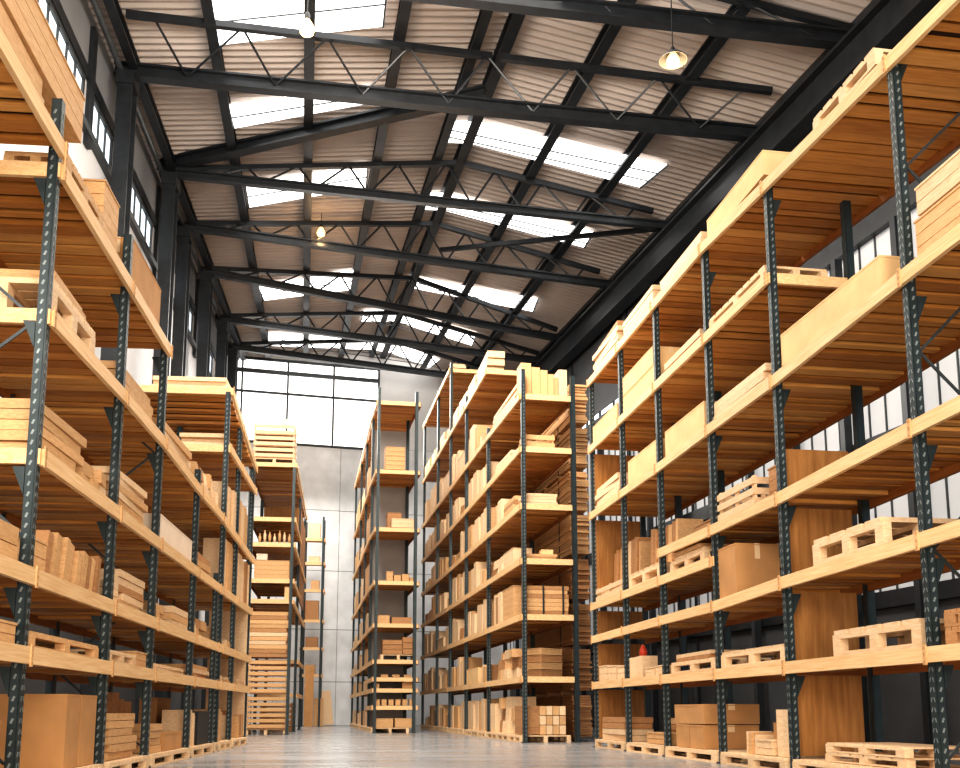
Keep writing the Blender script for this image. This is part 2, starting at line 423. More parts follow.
def g_stand(r, lev, s0, s1, h, n=6, dep=.6, d=.03, mats=('pale', 'honey', 'brown'), lean=.0, up=0, vary=.2, gap=.015):
    """boards standing on edge like books"""
    rn = random.Random(int(s0 * 977) + n * 3 + int(h * 50)); ent = []; L = s1 - s0; ws = [rn.uniform(.6, 1.4) for _ in range(n)]; tot = sum(ws); s = s0
    for i in range(n):
        wv = ws[i] / tot * L; hh = h * rn.uniform(1 - vary, 1); m = rn.choice(mats); a = lean
        mb = MB(); hx = hh * math.cos(a); th = max(.02, wv - gap - abs(math.sin(a)) * 0.0)
        mb.box((0, 0, hh / 2), (dep * rn.uniform(.8, 1), th, hh))
        sv = s + wv / 2; zz = (r.z_at(lev, sv) + DZ if lev != 'floor' else .175) + .004 + up + abs(math.sin(a)) * th / 2
        o = mb.build('board', m); o.location = r.w(sv, d + dep / 2, zz); o.rotation_euler = (a, 0, r.rz)
        ent.append((o, '%s upright board, %s along {n}row, {w}' % (TINT[m], ORD[i + 1]), 'row', 'board', 'boards standing on edge'))
        s += wv
    slot(r, lev, (s0 + s1) / 2, ent)

def g_crate(r, lev, s0, s1, h, dep=.7, d=.03, mat='pale', rz=0, up=0, desc=None, label=True, ns=4):
    sv = (s0 + s1) / 2; L = s1 - s0; zz = (max(r.z_at(lev, s0), r.z_at(lev, s1)) + DZ if lev != 'floor' else .175) + .004 + up
    root = bpy.data.objects.new('slatted_crate', None); C.objects.link(root); root.location = r.w(sv, d + dep / 2, zz); root.rotation_euler[2] = r.rz + rz
    a = MB(); sh = h / ns
    for i in range(ns):
        z = (i + .5) * sh
        for x in (-1, 1): a.box((x * (dep / 2 - .012), 0, z), (.024, L, sh * .62))
        for y in (-1, 1): a.box((0, y * (L / 2 - .012), z), (dep - .05, .024, sh * .62))
    np_ = max(2, int(round(L / .8)) + 1)
    for k in range(np_):
        y = -L / 2 + .06 + k * (L - .12) / (np_ - 1)
        for x in (-1, 1): MB().box((x * (dep / 2 - .045), y, h / 2), (.04, .08, h)).build('corner_post', mat, root)
    c = MB().box((0, 0, .012), (dep - .05, L - .05, .024))
    a.build('slats', mat, root); c.build('bottom_board', 'brown', root)
    e = [(root, '{n}%s, {w}' % (desc or TINT[mat] + ' slatted wooden crate'), desc or 'crate', 'crate', 'slatted crates')]
    if label: slot(r, lev, sv, e)
    return root, e

def g_offcuts(r, lev, s0, s1, h, n=6, dep=.6, d=.03, up=0, mats=('pale', 'honey', 'brown', 'pale')):
    """rough timber offcuts heaped in two or three layers"""
    rn = random.Random(int(s0 * 773) + n); ent = []; L = s1 - s0; sv = (s0 + s1) / 2
    zz = (max(r.z_at(lev, s0), r.z_at(lev, s1)) + DZ if lev != 'floor' else .175) + .004 + up
    layers = 1 if n <= 3 else 2 if n <= 7 else 3; per = [n // layers + (1 if i < n % layers else 0) for i in range(layers)]; k = 0
    for la in range(layers):
        for i in range(per[la]):
            l = L / per[la]; t = h / layers; hh = t * rn.uniform(.72, .98) if la == layers - 1 else t
            wv = dep * rn.uniform(.55, .95); ll = l * rn.uniform(.74, .88)
            mb = MB(); b0 = len(mb.v); mb.box((0, 0, hh / 2), (wv, ll, hh), taper=rn.uniform(0, .12))
            m = rn.choice(mats); o = mb.build('timber_offcut', m); o.location = r.w(s0 + l * (i + .5), d + dep / 2 + rn.uniform(-.05, .05) * dep, zz + la * t); o.rotation_euler[2] = r.rz + rn.uniform(-.12, .12)
            lay = '' if layers == 1 else (' lower layer', ' upper layer')[la] if layers == 2 else (' bottom layer', ' middle layer', ' top layer')[la]
            ent.append((o, '%s offcut, %s along%s, {n}heap, {w}' % (TINT[m], ORD[i + 1], lay), 'heap', 'offcut', 'timber offcuts'))
    slot(r, lev, sv, ent)
def panel(r, sv, z0, z1, d0, d1, mat='panel', name='divider_panel', t=.03):
    o = MB().box(r.loc(sv, (d0 + d1) / 2, (z0 + z1) / 2), (abs(d1 - d0), t, z1 - z0)).build(name, mat, r.root); return o
def floor_pallets(r, lst, dep, h=.17):
    for s0, s1 in lst:
        root = bpy.data.objects.new('wooden_pallet', None); C.objects.link(root)
        root.location = r.w((s0 + s1) / 2, dep / 2 - .05, .002); root.rotation_euler[2] = r.rz
        pallet_parts(root, s1 - s0 - .03, dep, h, 'pale', max(5, int((s1 - s0) / .2)))
        slot(r, 'floor', (s0 + s1) / 2, [(root, '{n}low pallet lying on the floor, {w}', 'low pallet', 'pallet', 'floor pallets')])

exec_parts = []
# ================================================================== RIGHT RACK
B = Rack('B', 'right rack', 'tall timber-decked rack along the right side, nearest to the camera', 320, (724, 764, 14.15), 1, 1.1)
def su(r, us, z): return [r.s_at(u, z) for u in us]
bp = su(B, [931, 788, 718, 664, 626, 595], 1.28)
bp = [bp[0] - 2.9] + bp                                   # one more post beyond the picture's right edge
top = {0: 7.2, 1: 7.44, 2: 7.68, 3: 7.87, 4: 7.9, 5: 7.91, 6: 7.92}
build_rack(B, bp, [7.5, 7.55, 7.68, 7.85, 7.9, 7.9, 7.95], {
    'top': (top, 0, 6, 1.65), 'l2': (6.40, 2, 6, 1.5), 'l3': ({0: 5.12, 1: 5.07, 2: 4.97, 3: 4.95, 4: 4.92, 5: 4.93, 6: 4.92}, 0, 6, 1.5),
    'l4': ({0: 3.55, 1: 3.5, 2: 3.42, 3: 3.41, 4: 3.43}, 0, 4, 1.2), 'l5': (2.95, 3, 6, 1.1),
    'l6': ({0: 2.42, 1: 2.38, 2: 2.34, 3: 2.27, 4: 2.27, 5: 2.26, 6: 2.25}, 0, 6, 1.1), 'l7': (1.28, 0, 6, 1.1)}, braced=(1,))
brackets(B, [(bp[i], z) for i in (1, 2, 3) for z in (7.6, 4.97, 3.43, 2.3, 1.28)])
for z0, z1 in ((.2, 1.19), (1.37, 2.24), (2.43, 3.32), (3.51, 4.1)): panel(B, bp[2] + .06, z0, z1, .06, 1.0)
for z0, z1 in ((.2, 1.19), (1.37, 2.16), (2.34, 2.86), (3.04, 4.83), (5.02, 6.3)): panel(B, bp[6] - .06, z0, z1, .06, 1.05)
def U(r, lev, u0, u1, f, *a, **k):
    z = (r.z_at(lev, r.posts[1]) if lev != 'floor' else .2) + DZ
    for _ in range(3):
        x0, x1 = r.s_at(u0, z), r.s_at(u1, z); s0, s1 = min(x0, x1), max(x0, x1)
        z = (r.z_at(lev, (s0 + s1) / 2) if lev != 'floor' else .1) + DZ
    c = (s0 + s1) / 2; bi = r.bay(c)
    if s1 - s0 < r.posts[bi + 1] - r.posts[bi] + .4 and not k.pop('over', False): s0, s1 = max(s0, r.posts[bi] + .085), min(s1, r.posts[bi + 1] - .085)
    return f(r, lev, s0, s1, *a, **k)
# top shelf
U(B, 'top', 812, 874, g_pallet, .21, .9, desc='flat pale pallet resting on the edge')
U(B, 'top', 706, 764, g_box, .36, .9, mat='cardlight')
U(B, 'top', 658, 699, g_planks, .30, 3, .6, mat='pale', messy=.02)
U(B, 'top', 652, 668, g_box, .62, .5, d=.75, mat='honey')
U(B, 'top', 621, 653, g_planks, .40, 4, .7, mat='pale', messy=.04)
U(B, 'top', 588, 616, g_planks, .62, 6, .7, messy=.07)
# sixth
U(B, 'l2', 708, 764, g_pallet, .20, .9, nb=8)
U(B, 'l2', 662, 699, g_planks, .24, 2, .7, mat='pale', messy=.03)
U(B, 'l2', 622, 655, g_box, .40, .7, mat='cardlight')
U(B, 'l2', 622, 652, g_box, .36, .7, mat='cardlight', up=.42, desc='pale tan carton stacked on the other carton')
U(B, 'l2', 591, 616, g_box, .42, .7, mat='cardlight')
U(B, 'l2', 593, 612, g_stand, .9, 4, .35, d=.75, mats=('brown', 'honey'), lean=.12)
# fifth
U(B, 'l3', 780, 879, g_box, .42, .85, mat='cardlight', desc='very long pale carton hanging near the edge')
U(B, 'l3', 915, 985, g_box, .42, .9, mat='honey', desc='lower long timber pack beside the post')
U(B, 'l3', 918, 980, g_box, .30, .9, mat='pale', up=.45, desc='upper long timber pack beside the post')
U(B, 'l3', 711, 765, g_planks, .32, 3, .6, mat='pale', messy=.03)
U(B, 'l3', 664, 703, g_box, .48, .8, mat='cardlight')
U(B, 'l3', 627, 658, g_box, .50, .8, mat='cardlight')
U(B, 'l3', 593, 617, g_planks, .48, 4, .8, mat='pale', messy=.04)
# fourth, third
U(B, 'l4', 716, 752, g_crate, .45, .75, ns=3)
U(B, 'l4', 756, 768, g_box, .5, .8, d=.2, mat='brown')
U(B, 'l4', 672, 690, g_box, .3, .5, d=.4, mat='brown')
U(B, 'l5', 669, 703, g_pallet, .18, .8)
U(B, 'l5', 672, 700, g_planks, .13, 2, .6, up=.185, messy=.06)
U(B, 'l5', 628, 659, g_pallet, .28, .32, nb=6)
U(B, 'l5', 629, 656, g_stand, 1.12, 10, .5, d=.38, mats=('brown', 'honey', 'brown'), lean=.10, vary=.12)
U(B, 'l5', 594, 621, g_crate, .30, .32, ns=2)
U(B, 'l5', 596, 620, g_stand, 1.16, 10, .5, d=.38, mats=('honey', 'brown', 'pale'), lean=.12, vary=.12)
U(B, 'l6', 811, 884, g_pallet, .31, .95, rz=-.02, nb=4)
U(B, 'l6', 718, 735, g_box, .74, .66, mat='card', desc='big plain brown carton')
# first
U(B, 'l7', 832, 920, g_pallet, .29, .9, mat='pale', nb=5)
U(B, 'l7', 720, 786, g_pallet, .23, .9, nb=5)
U(B, 'l7', 670, 714, g_pallet, .18, .9)
U(B, 'l7', 672, 708, g_planks, .12, 2, .7, up=.19, messy=.06)
U(B, 'l7', 628, 641, g_stand, .40, 2, .3, mats=('pale',), vary=.05)
U(B, 'l7', 644, 653, g_box, .16, .3, mat='pale'); U(B, 'l7', 654, 664, g_box, .17, .3, mat='pale')
for k, (a, b) in enumerate(((598, 606), (607, 615), (616, 624))): U(B, 'l7', a, b, g_box, .32 - .03 * k, .4, mat='pale')
U(B, 'l7', 944, 985, g_pallet, .16, .9, mat='brown', n=2)
def red_cap():
    s = B.s_at(634, 1.78); o = MB().lathe([(0, 0), (.07, 0), (.075, .09), (.05, .14), (.03, .2), (0, .2)], 14).build('red_cap', 'red', None, True)
    o.location = B.w(s, .18, 1.28 + DZ + .412); tag(o, 'small red bottle standing on upright boards low on right rack', 'bottle'); o.name = 'bottle'
red_cap()
# pallet level
fl = []
for i in range(6): fl.append((bp[i] + .08, bp[i + 1] - .08))
floor_pallets(B, fl, 1.05)
U(B, 'floor', 824, 905, g_pallet, .105, .8, n=2)
U(B, 'floor', 773, 789, g_stand, .60, 2, .4, mats=('pale',), vary=.02)
U(B, 'floor', 757, 771, g_box, .42, .5, d=.25, mat='card')
U(B, 'floor', 741, 754, g_offcuts, .32, 3, .4)
U(B, 'floor', 755, 770, g_box, .20, .22, mat='pale')
U(B, 'floor', 675, 688, g_box, .36, .9, mat='card', desc='brown carton in the lower tier of three'); U(B, 'floor', 688.5, 702, g_box, .36, .9, mat='card', desc='brown carton in the lower tier of three')
U(B, 'floor', 674, 703, g_box, .30, .9, mat='card', up=.375, desc='long brown carton lying across two others')
U(B, 'floor', 642, 668, g_box, .20, .5, d=.1, mat='honey')
U(B, 'floor', 632, 650, g_planks, .45, 4, .4, d=.63, messy=.05)
U(B, 'floor', 600, 624, g_planks, .46, 4, .6, messy=.05)
finish_labels(B)

# ================================================================== LEFT RACK
A = Rack('A', 'left rack', 'long timber-decked rack along the left side, nearest to the camera', 385, (147, 767, 14.0), -1, 1.25)
ap = su(A, [24, 107, 151, 191, 214], 1.23) + su(A, [225, 237.5, 251.5], 4.2)
ap = [ap[0] - 2.6] + ap
AT = {6: 7.02, 7: 6.72, 8: 6.4}
build_rack(A, ap, [6.1, 6.5, 6.45, 5.9, 4.75, 3.3, 7.0, 6.9, 6.4], {
    'a': (5.98, 0, 1, 1.25), 'l2': (5.78, 1, 3, 1.25), 'l3': ({1: 4.33, 2: 4.41, 3: 4.43, 4: 4.36, 5: 4.36, 6: 4.32, 7: 4.28, 8: 4.2}, 1, 8, 1.25),
    'l4': (3.01, 1, 8, 1.25), 'l5': (1.92, 0, 8, 1.25), 'l6': (1.23, 0, 8, 1.25), 'T1': (AT, 6, 8, 1.75), 'T2': (5.85, 6, 8, 1.2)}, braced=(1, 3))
brackets(A, [(ap[i], z) for i in (1, 2, 3) for z in (5.78, 4.38, 3.01, 1.92, 1.23)])
panel(A, ap[8] - .05, .2, 4.1, .03, .9, 'pale', 'end_panel', .05)
g_planks(A, 'a', ap[0] + .1, ap[1] - .1, .58, 3, .6, d=.12, mat='honey', messy=.02)
g_box(A, 'a', ap[1] - 1.75, ap[1] + 1.0, .52, .5, d=.13, mat='honey', up=.60, desc='long honey box jutting out on the plank pile')
U(A, 'l2', 68, 104, g_pallet, .28, .6, mat='honey', nb=7)
U(A, 'l2', 62, 74, g_box, .72, .6, mat='card', d=.1, up=.0) if False else None
U(A, 'l2', 106, 120, g_box, .75, .9, d=.05, mat='honey')
U(A, 'l2', 133, 161, g_box, .66, .35, mat='card')
U(A, 'l3', 53, 96, g_pallet, .32, .9, mat='pale', nb=7)
U(A, 'l3', 56, 88, g_planks, .15, 2, .7, up=.33, mat='honey', messy=.05)
U(A, 'l3', 124, 156, g_planks, .40, 4, .7, mat='honey', messy=.05)
U(A, 'l3', 165, 195, g_planks, .36, 3, .7, messy=.06)
U(A, 'l3', 201, 212, g_offcuts, .55, 6, .6); U(A, 'l3', 215, 224, g_offcuts, .7, 6, .6)
U(A, 'l3', 227, 237, g_stand, .9, 4, .5, lean=.08); U(A, 'l3', 239, 249, g_stand, 1.0, 4, .5, mats=('pale', 'honey'))
U(A, 'l4', 42, 88, g_planks, .50, 5, 1.0, mat='honey', messy=.06)
U(A, 'l4', 91, 112, g_offcuts, .34, 5, .6, mats=('honey', 'pale'))
U(A, 'l4', 118, 150, g_planks, .52, 6, .8, messy=.06)
U(A, 'l4', 161, 193, g_box, .40, .55, mat='whitebox')
U(A, 'l4', 197, 213, g_planks, .34, 3, .6, messy=.06)
U(A, 'l4', 196, 212, g_crate, .5, .5, d=.7, mat='honey', ns=3)
U(A, 'l4', 226.5, 236, g_stand, 1.06, 3, .5, mats=('pale', 'honey'), vary=.05); U(A, 'l4', 239, 248, g_stand, 1.04, 3, .5, mats=('honey', 'brown', 'pale'), vary=.05)
U(A, 'l5', 0, 24, g_planks, .34, 2, .8, mat='honey', messy=.03)
U(A, 'l5', 36, 48, g_box, .30, .6, mat='honey')
U(A, 'l5', 50, 103, g_stand, .46, 9, .5, mats=('honey', 'brown', 'honey'), lean=-.2, gap=.07)
U(A, 'l5', 112, 121, g_planks, .26, 3, .5, mat='pale', messy=.03)
U(A, 'l5', 124, 150, g_planks, .46, 5, .8, messy=.08)
U(A, 'l5', 158, 172, g_offcuts, .30, 5, .7); U(A, 'l5', 174, 190, g_planks, .32, 3, .6, messy=.05)
U(A, 'l5', 195, 212, g_offcuts, .34, 7, .6); U(A, 'l5', 215.5, 221, g_offcuts, .36, 3, .35); U(A, 'l5', 228, 235, g_offcuts, .2, 3, .5)
U(A, 'l6', 0, 18, g_box, .19, .6, mat='honey')
U(A, 'l6', 31, 100, g_pallet, .15, .9, mat='honey', nb=8)
U(A, 'l6', 110, 137, g_pallet, .14, .8, mat='pale'); U(A, 'l6', 138, 148, g_box, .20, .5, mat='honey')
U(A, 'l6', 154, 188, g_planks, .10, 2, .5, messy=.05)
U(A, 'l6', 193, 211, g_planks, .22, 3, .6, messy=.06); U(A, 'l6', 216, 224, g_planks, .13, 2, .5); U(A, 'l6', 228, 236, g_planks, .12, 2, .5); U(A, 'l6', 239, 247, g_planks, .12, 2, .5)
fl = [(ap[i] + .08, ap[i + 1] - .08) for i in range(8)]
floor_pallets(A, fl, 1.1)
U(A, 'floor', 66, 79, g_box, .74, 1.0, mat='card', desc='big brown carton, near one of a pair'); U(A, 'floor', 81, 96, g_box, .74, 1.0, mat='card', desc='big brown carton, far one of a pair')
U(A, 'floor', -30, 0, g_box, .5, .8, mat='card')
U(A, 'floor', 112, 139, g_planks, .55, 6, .7, mat='honey', messy=.05)
U(A, 'floor', 154, 164, g_planks, .40, 4, .6, mat='honey', messy=.04); U(A, 'floor', 166, 183, g_box, .26, .5, mat='card')
U(A, 'floor', 158, 180, g_stand, .85, 4, .3, d=.75, mats=('brown',))
U(A, 'floor', 192, 197, g_stand, .6, 3, .5, mats=('pale', 'honey')); U(A, 'floor', 198.5, 210, g_box, .56, .5, mat='black')
U(A, 'floor', 200, 211, g_box, .8, .3, d=.75, mat='brown')
U(A, 'floor', 215, 223, g_stand, .62, 4, .5, mats=('pale', 'honey')); U(A, 'floor', 228, 234, g_stand, .6, 3, .5); U(A, 'floor', 240, 246, g_stand, .5, 3, .5)
s = A.posts
g_planks(A, 'T1', s[6] + .1, s[6] + 1.6, .26, 3, 1.6, mat='pale', messy=.02)
g_planks(A, 'T2', s[6] + .1, s[6] + 1.6, .26, 3, 1.0, mat='pale', messy=.05)
finish_labels(A)

# ================================================================== CENTRE RACK
K = Rack('C', 'centre rack', 'tall narrow-bayed rack end-on in the middle, packed with upright boards', 293, (523, 743, 24.0), 1, 1.28)
kp = su(K, [523, 487.5, 465, 449, 436, 422], 2.2)
build_rack(K, kp, [9.25, 9.0, 11.2, 13.6, 13.6, 13.6], {
    'l00': (13.3, 3, 5, 1.28), 'l0': (10.76, 1, 5, 1.28), 'l1': ({0: 8.55, 1: 8.66, 2: 8.68, 3: 8.7, 4: 8.72, 5: 8.75}, 0, 5, 1.28), 'l2': (7.19, 0, 5, 1.28),
    'l3': (5.74, 0, 5, 1.28), 'l4': (4.37, 0, 5, 1.28), 'l5': (3.0, 0, 5, 1.28), 'l6': (1.5, 0, 5, 1.28)}, wpost=.14, slots=True)
g_stand(K, 'l1', .1, .1 + .001, .1, 1) if False else None
def end_boards():
    # five boards of falling height standing across the end of the centre rack's first top shelf, and one pale one
    ent = []; hs = (.86, .76, .70, .60, .52, .74); wd = (.27, .23, .2, .16, .12, .23); x = .03
    for i, (hh, w) in enumerate(zip(hs, wd)):
        m = 'honey' if i < 5 else 'pale'
        o = MB().box((0, 0, hh / 2), (w - .012,   .5, hh)).build('board', m); o.location = K.w(.34, x + w / 2, K.z_at('l1', .3) + DZ + .004); o.rotation_euler[2] = K.rz; x += w
        tag(o, ('%s from left of five honey boards falling in height, top of centre rack end' % ORD[i + 1]) if i < 5 else 'single pale board right of the stepped boards atop centre rack end', 'board', 'stepped boards on the centre rack end')
end_boards()
def endpile(r, lev, x0, x1, h, n, dep, mat, where, s0=.08, strap=False):
    t = h / n
    z = r.z_at(lev, .1) + DZ + .004
    for i in range(n):
        w = (x1 - x0) * RND.uniform(.92, 1); m = mat if isinstance(mat, str) else RND.choice(mat)
        o = MB().box((0, 0, t * .47), (w, dep, t * .93)).build('plank', m); o.location = r.w(s0 + dep / 2, (x0 + x1) / 2 + RND.uniform(-.02, .02), z + i * t); o.rotation_euler[2] = r.rz + RND.uniform(-.02, .02)
        tag(o, '%s plank in the %s' % ('bottom' if i == 0 else 'topmost' if i == n - 1 else ORD[i + 1] + '-lowest', where), 'plank', 'planks in the ' + where)
e_ = [(K, 'l2', .25, 1.0)]
def put(r, f, lev, s0, s1, d, dep, h, **k): return f(r, lev, s0, s1, h, dep=dep, d=d, **k)
rt, en = put(K, g_crate, 'l2', .12, .7, .12, .78, .40, mat='honey', label=False, ns=2); tag(rt, 'honey wooden crate on end of centre rack, just below the stepped boards', 'crate')
endpile(K, 'l3', .10, .95, .30, 4, .8, ('pale', 'honey'), 'flat pile at the end of centre rack, third shelf from top')
endpile(K, 'l4', .12, .95, .14, 2, .7, ('honey', 'brown'), 'thin pile at the end of centre rack, fourth shelf up')
o = put(K, g_box, 'l4', .2, .45, .55, .3, .12, up=.15, mat='cardlight', label=False); tag(o, 'small pale carton on thin planks at end of centre rack', 'box')
endpile(K, 'l5', .08, 1.22, .72, 7, .4, ('honey', 'brown', 'honey'), 'tall strapped pile at the end of centre rack, second shelf up')
for i in range(2):
    z = K.z_at('l5', .1) + DZ
    o = MB().bar((0, 0, .01), (.0, 0, .73), .04, .02).build('packing_strap', 'strap'); o.location = K.w(.055, .55 + .5 * i, z); o.rotation_euler[2] = K.rz; tag(o, '%s black strap down the tall plank pile at centre rack end' % ('left', 'right')[i], 'strap', 'black packing straps')
for i in range(4):
    zz = i * .178
    o = put(K, g_box, 'l6', .32, 1.0, .28, .74, .165, up=zz, mat='honey' if i % 2 else 'brown', rz=.55, label=False); tag(o, '%s of four turned flat wooden boxes stacked at centre rack end' % ('lowest', 'second-lowest', 'third-lowest', 'topmost')[i], 'box', 'flat wooden boxes stacked on the centre rack end')
# blocks stacked at the foot of the end bay
for j in range(3):
    for i in range(4):
        z = .19 + j * .23
        o = MB().box((0, 0, .11), (.15, .5, .215)).build('timber_block', 'pale' if (i + j) % 2 else 'honey'); o.location = K.w(.36, .52 + i * .165, z); o.rotation_euler[2] = K.rz
        tag(o, '%s timber block from left, %s row of stack at foot of centre rack end' % (ORD[i + 1], ('bottom', 'middle', 'top')[j]), 'block', 'timber blocks at the foot of the centre rack end')
for i in range(4):
    o = MB().box((0, 0, .09), (.44, .7, .165)).build('timber_block', 'brown'); o.location = K.w(.5, .215, .19 + i * .17); o.rotation_euler[2] = K.rz
    tag(o, '%s of four dark blocks piled beside the post at centre rack foot' % ('lowest', 'second-lowest', 'third-lowest', 'topmost')[i], 'block', 'dark blocks at the foot of the centre rack')
# aisle side of the centre rack
ks = K.posts
U(K, 'l5', 502, 512, g_box, .85, .5, mat='honey'); U(K, 'l5', 490, 500, g_stand, .9, 4, .5)
g_offcuts(K, 'l6', 1.2, 3.6, .8, 9, .7); U(K, 'l4', 503, 512, g_box, .45, .5, mat='pale'); U(K, 'l4', 490, 501, g_offcuts, .5, 4, .5)
U(K, 'l3', 502, 512, g_planks, .45, 4, .6, messy=.05); U(K, 'l3', 489, 500, g_stand, .7, 4, .5, mats=('pale', 'honey'))
U(K, 'l2', 495, 510, g_planks, .30, 3, .5, messy=.05, mat='pale'); U(K, 'l1', 491, 515, g_planks, .40, 4, .5, mat='pale', messy=.05)
fl = []
for i in range(5):
    n = 3
    for j in range(n): fl.append((ks[i] + .1 + (ks[i + 1] - ks[i] - .2) * j / n, ks[i] + .1 + (ks[i + 1] - ks[i] - .2) * (j + 1) / n))
floor_pallets(K, fl, 1.25)
U(K, 'floor', 495, 512, g_offcuts, .95, 9, .7); U(K, 'floor', 488.5, 494, g_stand, .9, 2, .6, mats=('pale',))
rk = random.Random(11)
for lev, hmax in (('floor', 1.0), ('l6', 1.1), ('l5', 1.05), ('l4', 1.05), ('l3', 1.05), ('l2', 1.05), ('l1', 1.3), ('l0', 1.3), ('l00', .5)):
    for i in range(1, 5):
        if lev == 'l00' and i < 3: continue
        if lev in ('l1',) and False: continue
        a, b = ks[i] + .12, ks[i + 1] - .12; mid = a + (b - a) * rk.uniform(.4, .6)
        for x0, x1 in ((a, mid - .08), (mid + .08, b)):
            q = rk.random()
            if lev == 'l00' or lev == 'l0' and (q < .5 or i < 3): g_planks(K, lev, x0, x1, hmax * .5, 3, .6, mat='pale', messy=.05)
            elif q < .62: g_stand(K, lev, x0, x1, hmax * rk.uniform(.75, 1), 3, .6, mats=('pale', 'honey', 'pale'), lean=rk.choice((0, 0, .06)), vary=.25, gap=.08)
            elif q < .8: g_box(K, lev, x0, x1, hmax * rk.uniform(.35, .6), .6, mat=rk.choice(('pale', 'honey', 'cardlight')))
            else: g_offcuts(K, lev, x0, x1, hmax * rk.uniform(.35, .6), 3, .6)
for i, (x0, x1, hh) in enumerate(((.05, .6, .52), (.62, 1.25, .5))):
    o = put(K, g_box, 'l00', K.posts[3] - .02, K.posts[3] + 1.0, x0, x1 - x0, hh, mat='cardlight', label=False) if False else None
finish_labels(K)

# ================================================================== FAR CENTRE RACK
Dk = Rack('D', 'far centre rack', 'very tall far rack left of the centre rack with grey backing', 300, (373, 729, 35.0), 1, 1.35)
dp = [0.0] + su(Dk, [369, 363, 358, 352.5], 4.0)
build_rack(Dk, dp, [12.3, 12.2, 12.2, 12.2, 12.2], {
    'l1': ({0: 11.75, 1: 12, 2: 12, 3: 12, 4: 12}, 0, 4, 1.5), 'l2': ({0: 9.2, 1: 9.35, 4: 9.4}, 0, 4, 1.5), 'l3': ({0: 7.1, 1: 7.25, 4: 7.3}, 0, 4, 1.5), 'l4': ({0: 5.2, 1: 5.27, 4: 5.3}, 0, 4, 1.5),
    'l5': (3.7, 0, 4, 1.5), 'l6': (2.44, 0, 4, 1.5), 'l65': (1.83, 0, 1, 1.5), 'l7': (1.45, 0, 4, 1.5), 'l75': (.86, 0, 1, 1.5)}, wpost=.16, slots=False)
panel(Dk, dp[1] + .1, .2, 11.6, .1, 1.45, 'greypanel', 'backing_sheet', .03)
def endbox(lev, x0, x1, h, mat, label, dep=.8, up=0, n=1, s0=.1):
    t = h / n
    for i in range(n):
        o = put(Dk, g_box, lev, s0, s0 + dep, x0, x1 - x0, t - .012, up=up + i * t, mat=mat, label=False)
        tag(o, label if n == 1 else ('lowest' if i == 0 else 'topmost' if i == n - 1 else ORD[i + 1] + '-lowest') + ' ' + label, 'box')
endbox('l2', .3, 1.0, .84, 'honey', 'flat box in the high stack on far centre rack end', n=5)
endbox('l3', .45, .95, .62, 'brown', 'brown box behind pale one, third shelf down, far centre rack end', s0=.7)
endbox('l3', .55, 1.4, .34, 'pale', 'low pale box in front of brown one, far centre rack end', dep=.5)
for i, (x0, x1, hh) in enumerate(((.4, .62, .34), (.66, .9, .22), (.94, 1.2, .26), (1.22, 1.4, .14))): endbox('l4', x0, x1, hh, 'honey', '%s from left of four small wooden boxes, far centre rack end' % ORD[i + 1], dep=.4)
endbox('l5', .03, .52, .3, 'honey', 'left low wooden box below the four small ones, far centre rack', dep=.6); endbox('l5', .6, 1.3, .24, 'brown', 'right low brown box below the four small ones, far centre rack', dep=.6)
endbox('l6', .3, .98, .5, 'brown', 'flat brown box in left stack on far centre rack lower shelf', n=3, up=.2); endbox('l6', 1.0, 1.45, .6, 'brown', 'flat brown box in right stack on far centre rack lower shelf', n=3, up=.2)
rp_ = bpy.data.objects.new('wooden_pallet', None); C.objects.link(rp_); rp_.location = Dk.w(.55, .85, 2.44 + DZ + .004); rp_.rotation_euler[2] = Dk.rz; pallet_parts(rp_, .9, 1.25, .18, 'pale', 5); tag(rp_, 'pale pallet under the two brown box stacks, far centre rack', 'pallet')
for i in range(6): endbox('l75', .05 + i * .24, .22 + i * .24, .22, 'honey', '%s from left of six small boxes low on far centre rack end' % ORD[i + 1], dep=.3)
for i in range(3): endbox('l65', .25 + i * .4, .5 + i * .4, .1, 'honey', '%s from left of three tiny boxes on far centre rack half shelf' % ORD[i + 1], dep=.3)
endbox('l7', .03, .2, .18, 'honey', 'small box at left edge of low shelf, far centre rack', dep=.3); endbox('l7', 1.0, 1.4, .26, 'brown', 'brown box at right end of low shelf, far centre rack', dep=.5)
fl = []
for i in range(4):
    for j in range(2): fl.append((dp[i] + .1 + (dp[i + 1] - dp[i] - .2) * j / 2, dp[i] + .1 + (dp[i + 1] - dp[i] - .2) * (j + 1) / 2))
floor_pallets(Dk, fl, 1.3, .17)
for i in range(2):
    o = put(Dk, g_box, 'floor', .12, .8, .1 + i * .66, .6, .32, mat='honey', label=False); tag(o, '%s flat wooden box at the foot of far centre rack end' % ('left', 'right')[i], 'box')
for lev, hm in (('floor', .7), ('l7', .6), ('l6', .8), ('l5', 1.0), ('l4', 1.3), ('l3', 1.3), ('l2', 1.3), ('l1', .7)):
    for i in range(4):
        a, b = dp[i] + .15, dp[i + 1] - .15
        if i == 0: a = dp[1] - (1.6 if False else 1.2)
        if i == 0: continue
        q = rk.random()
        if q < .7: g_stand(Dk, lev, a, b, hm * rk.uniform(.8, 1), 3, .35, mats=('pale', 'honey'), gap=.12, vary=.25)
        else: g_planks(Dk, lev, a, b, hm * .5, 3, .35, mat='pale', messy=.04)
finish_labels(Dk)

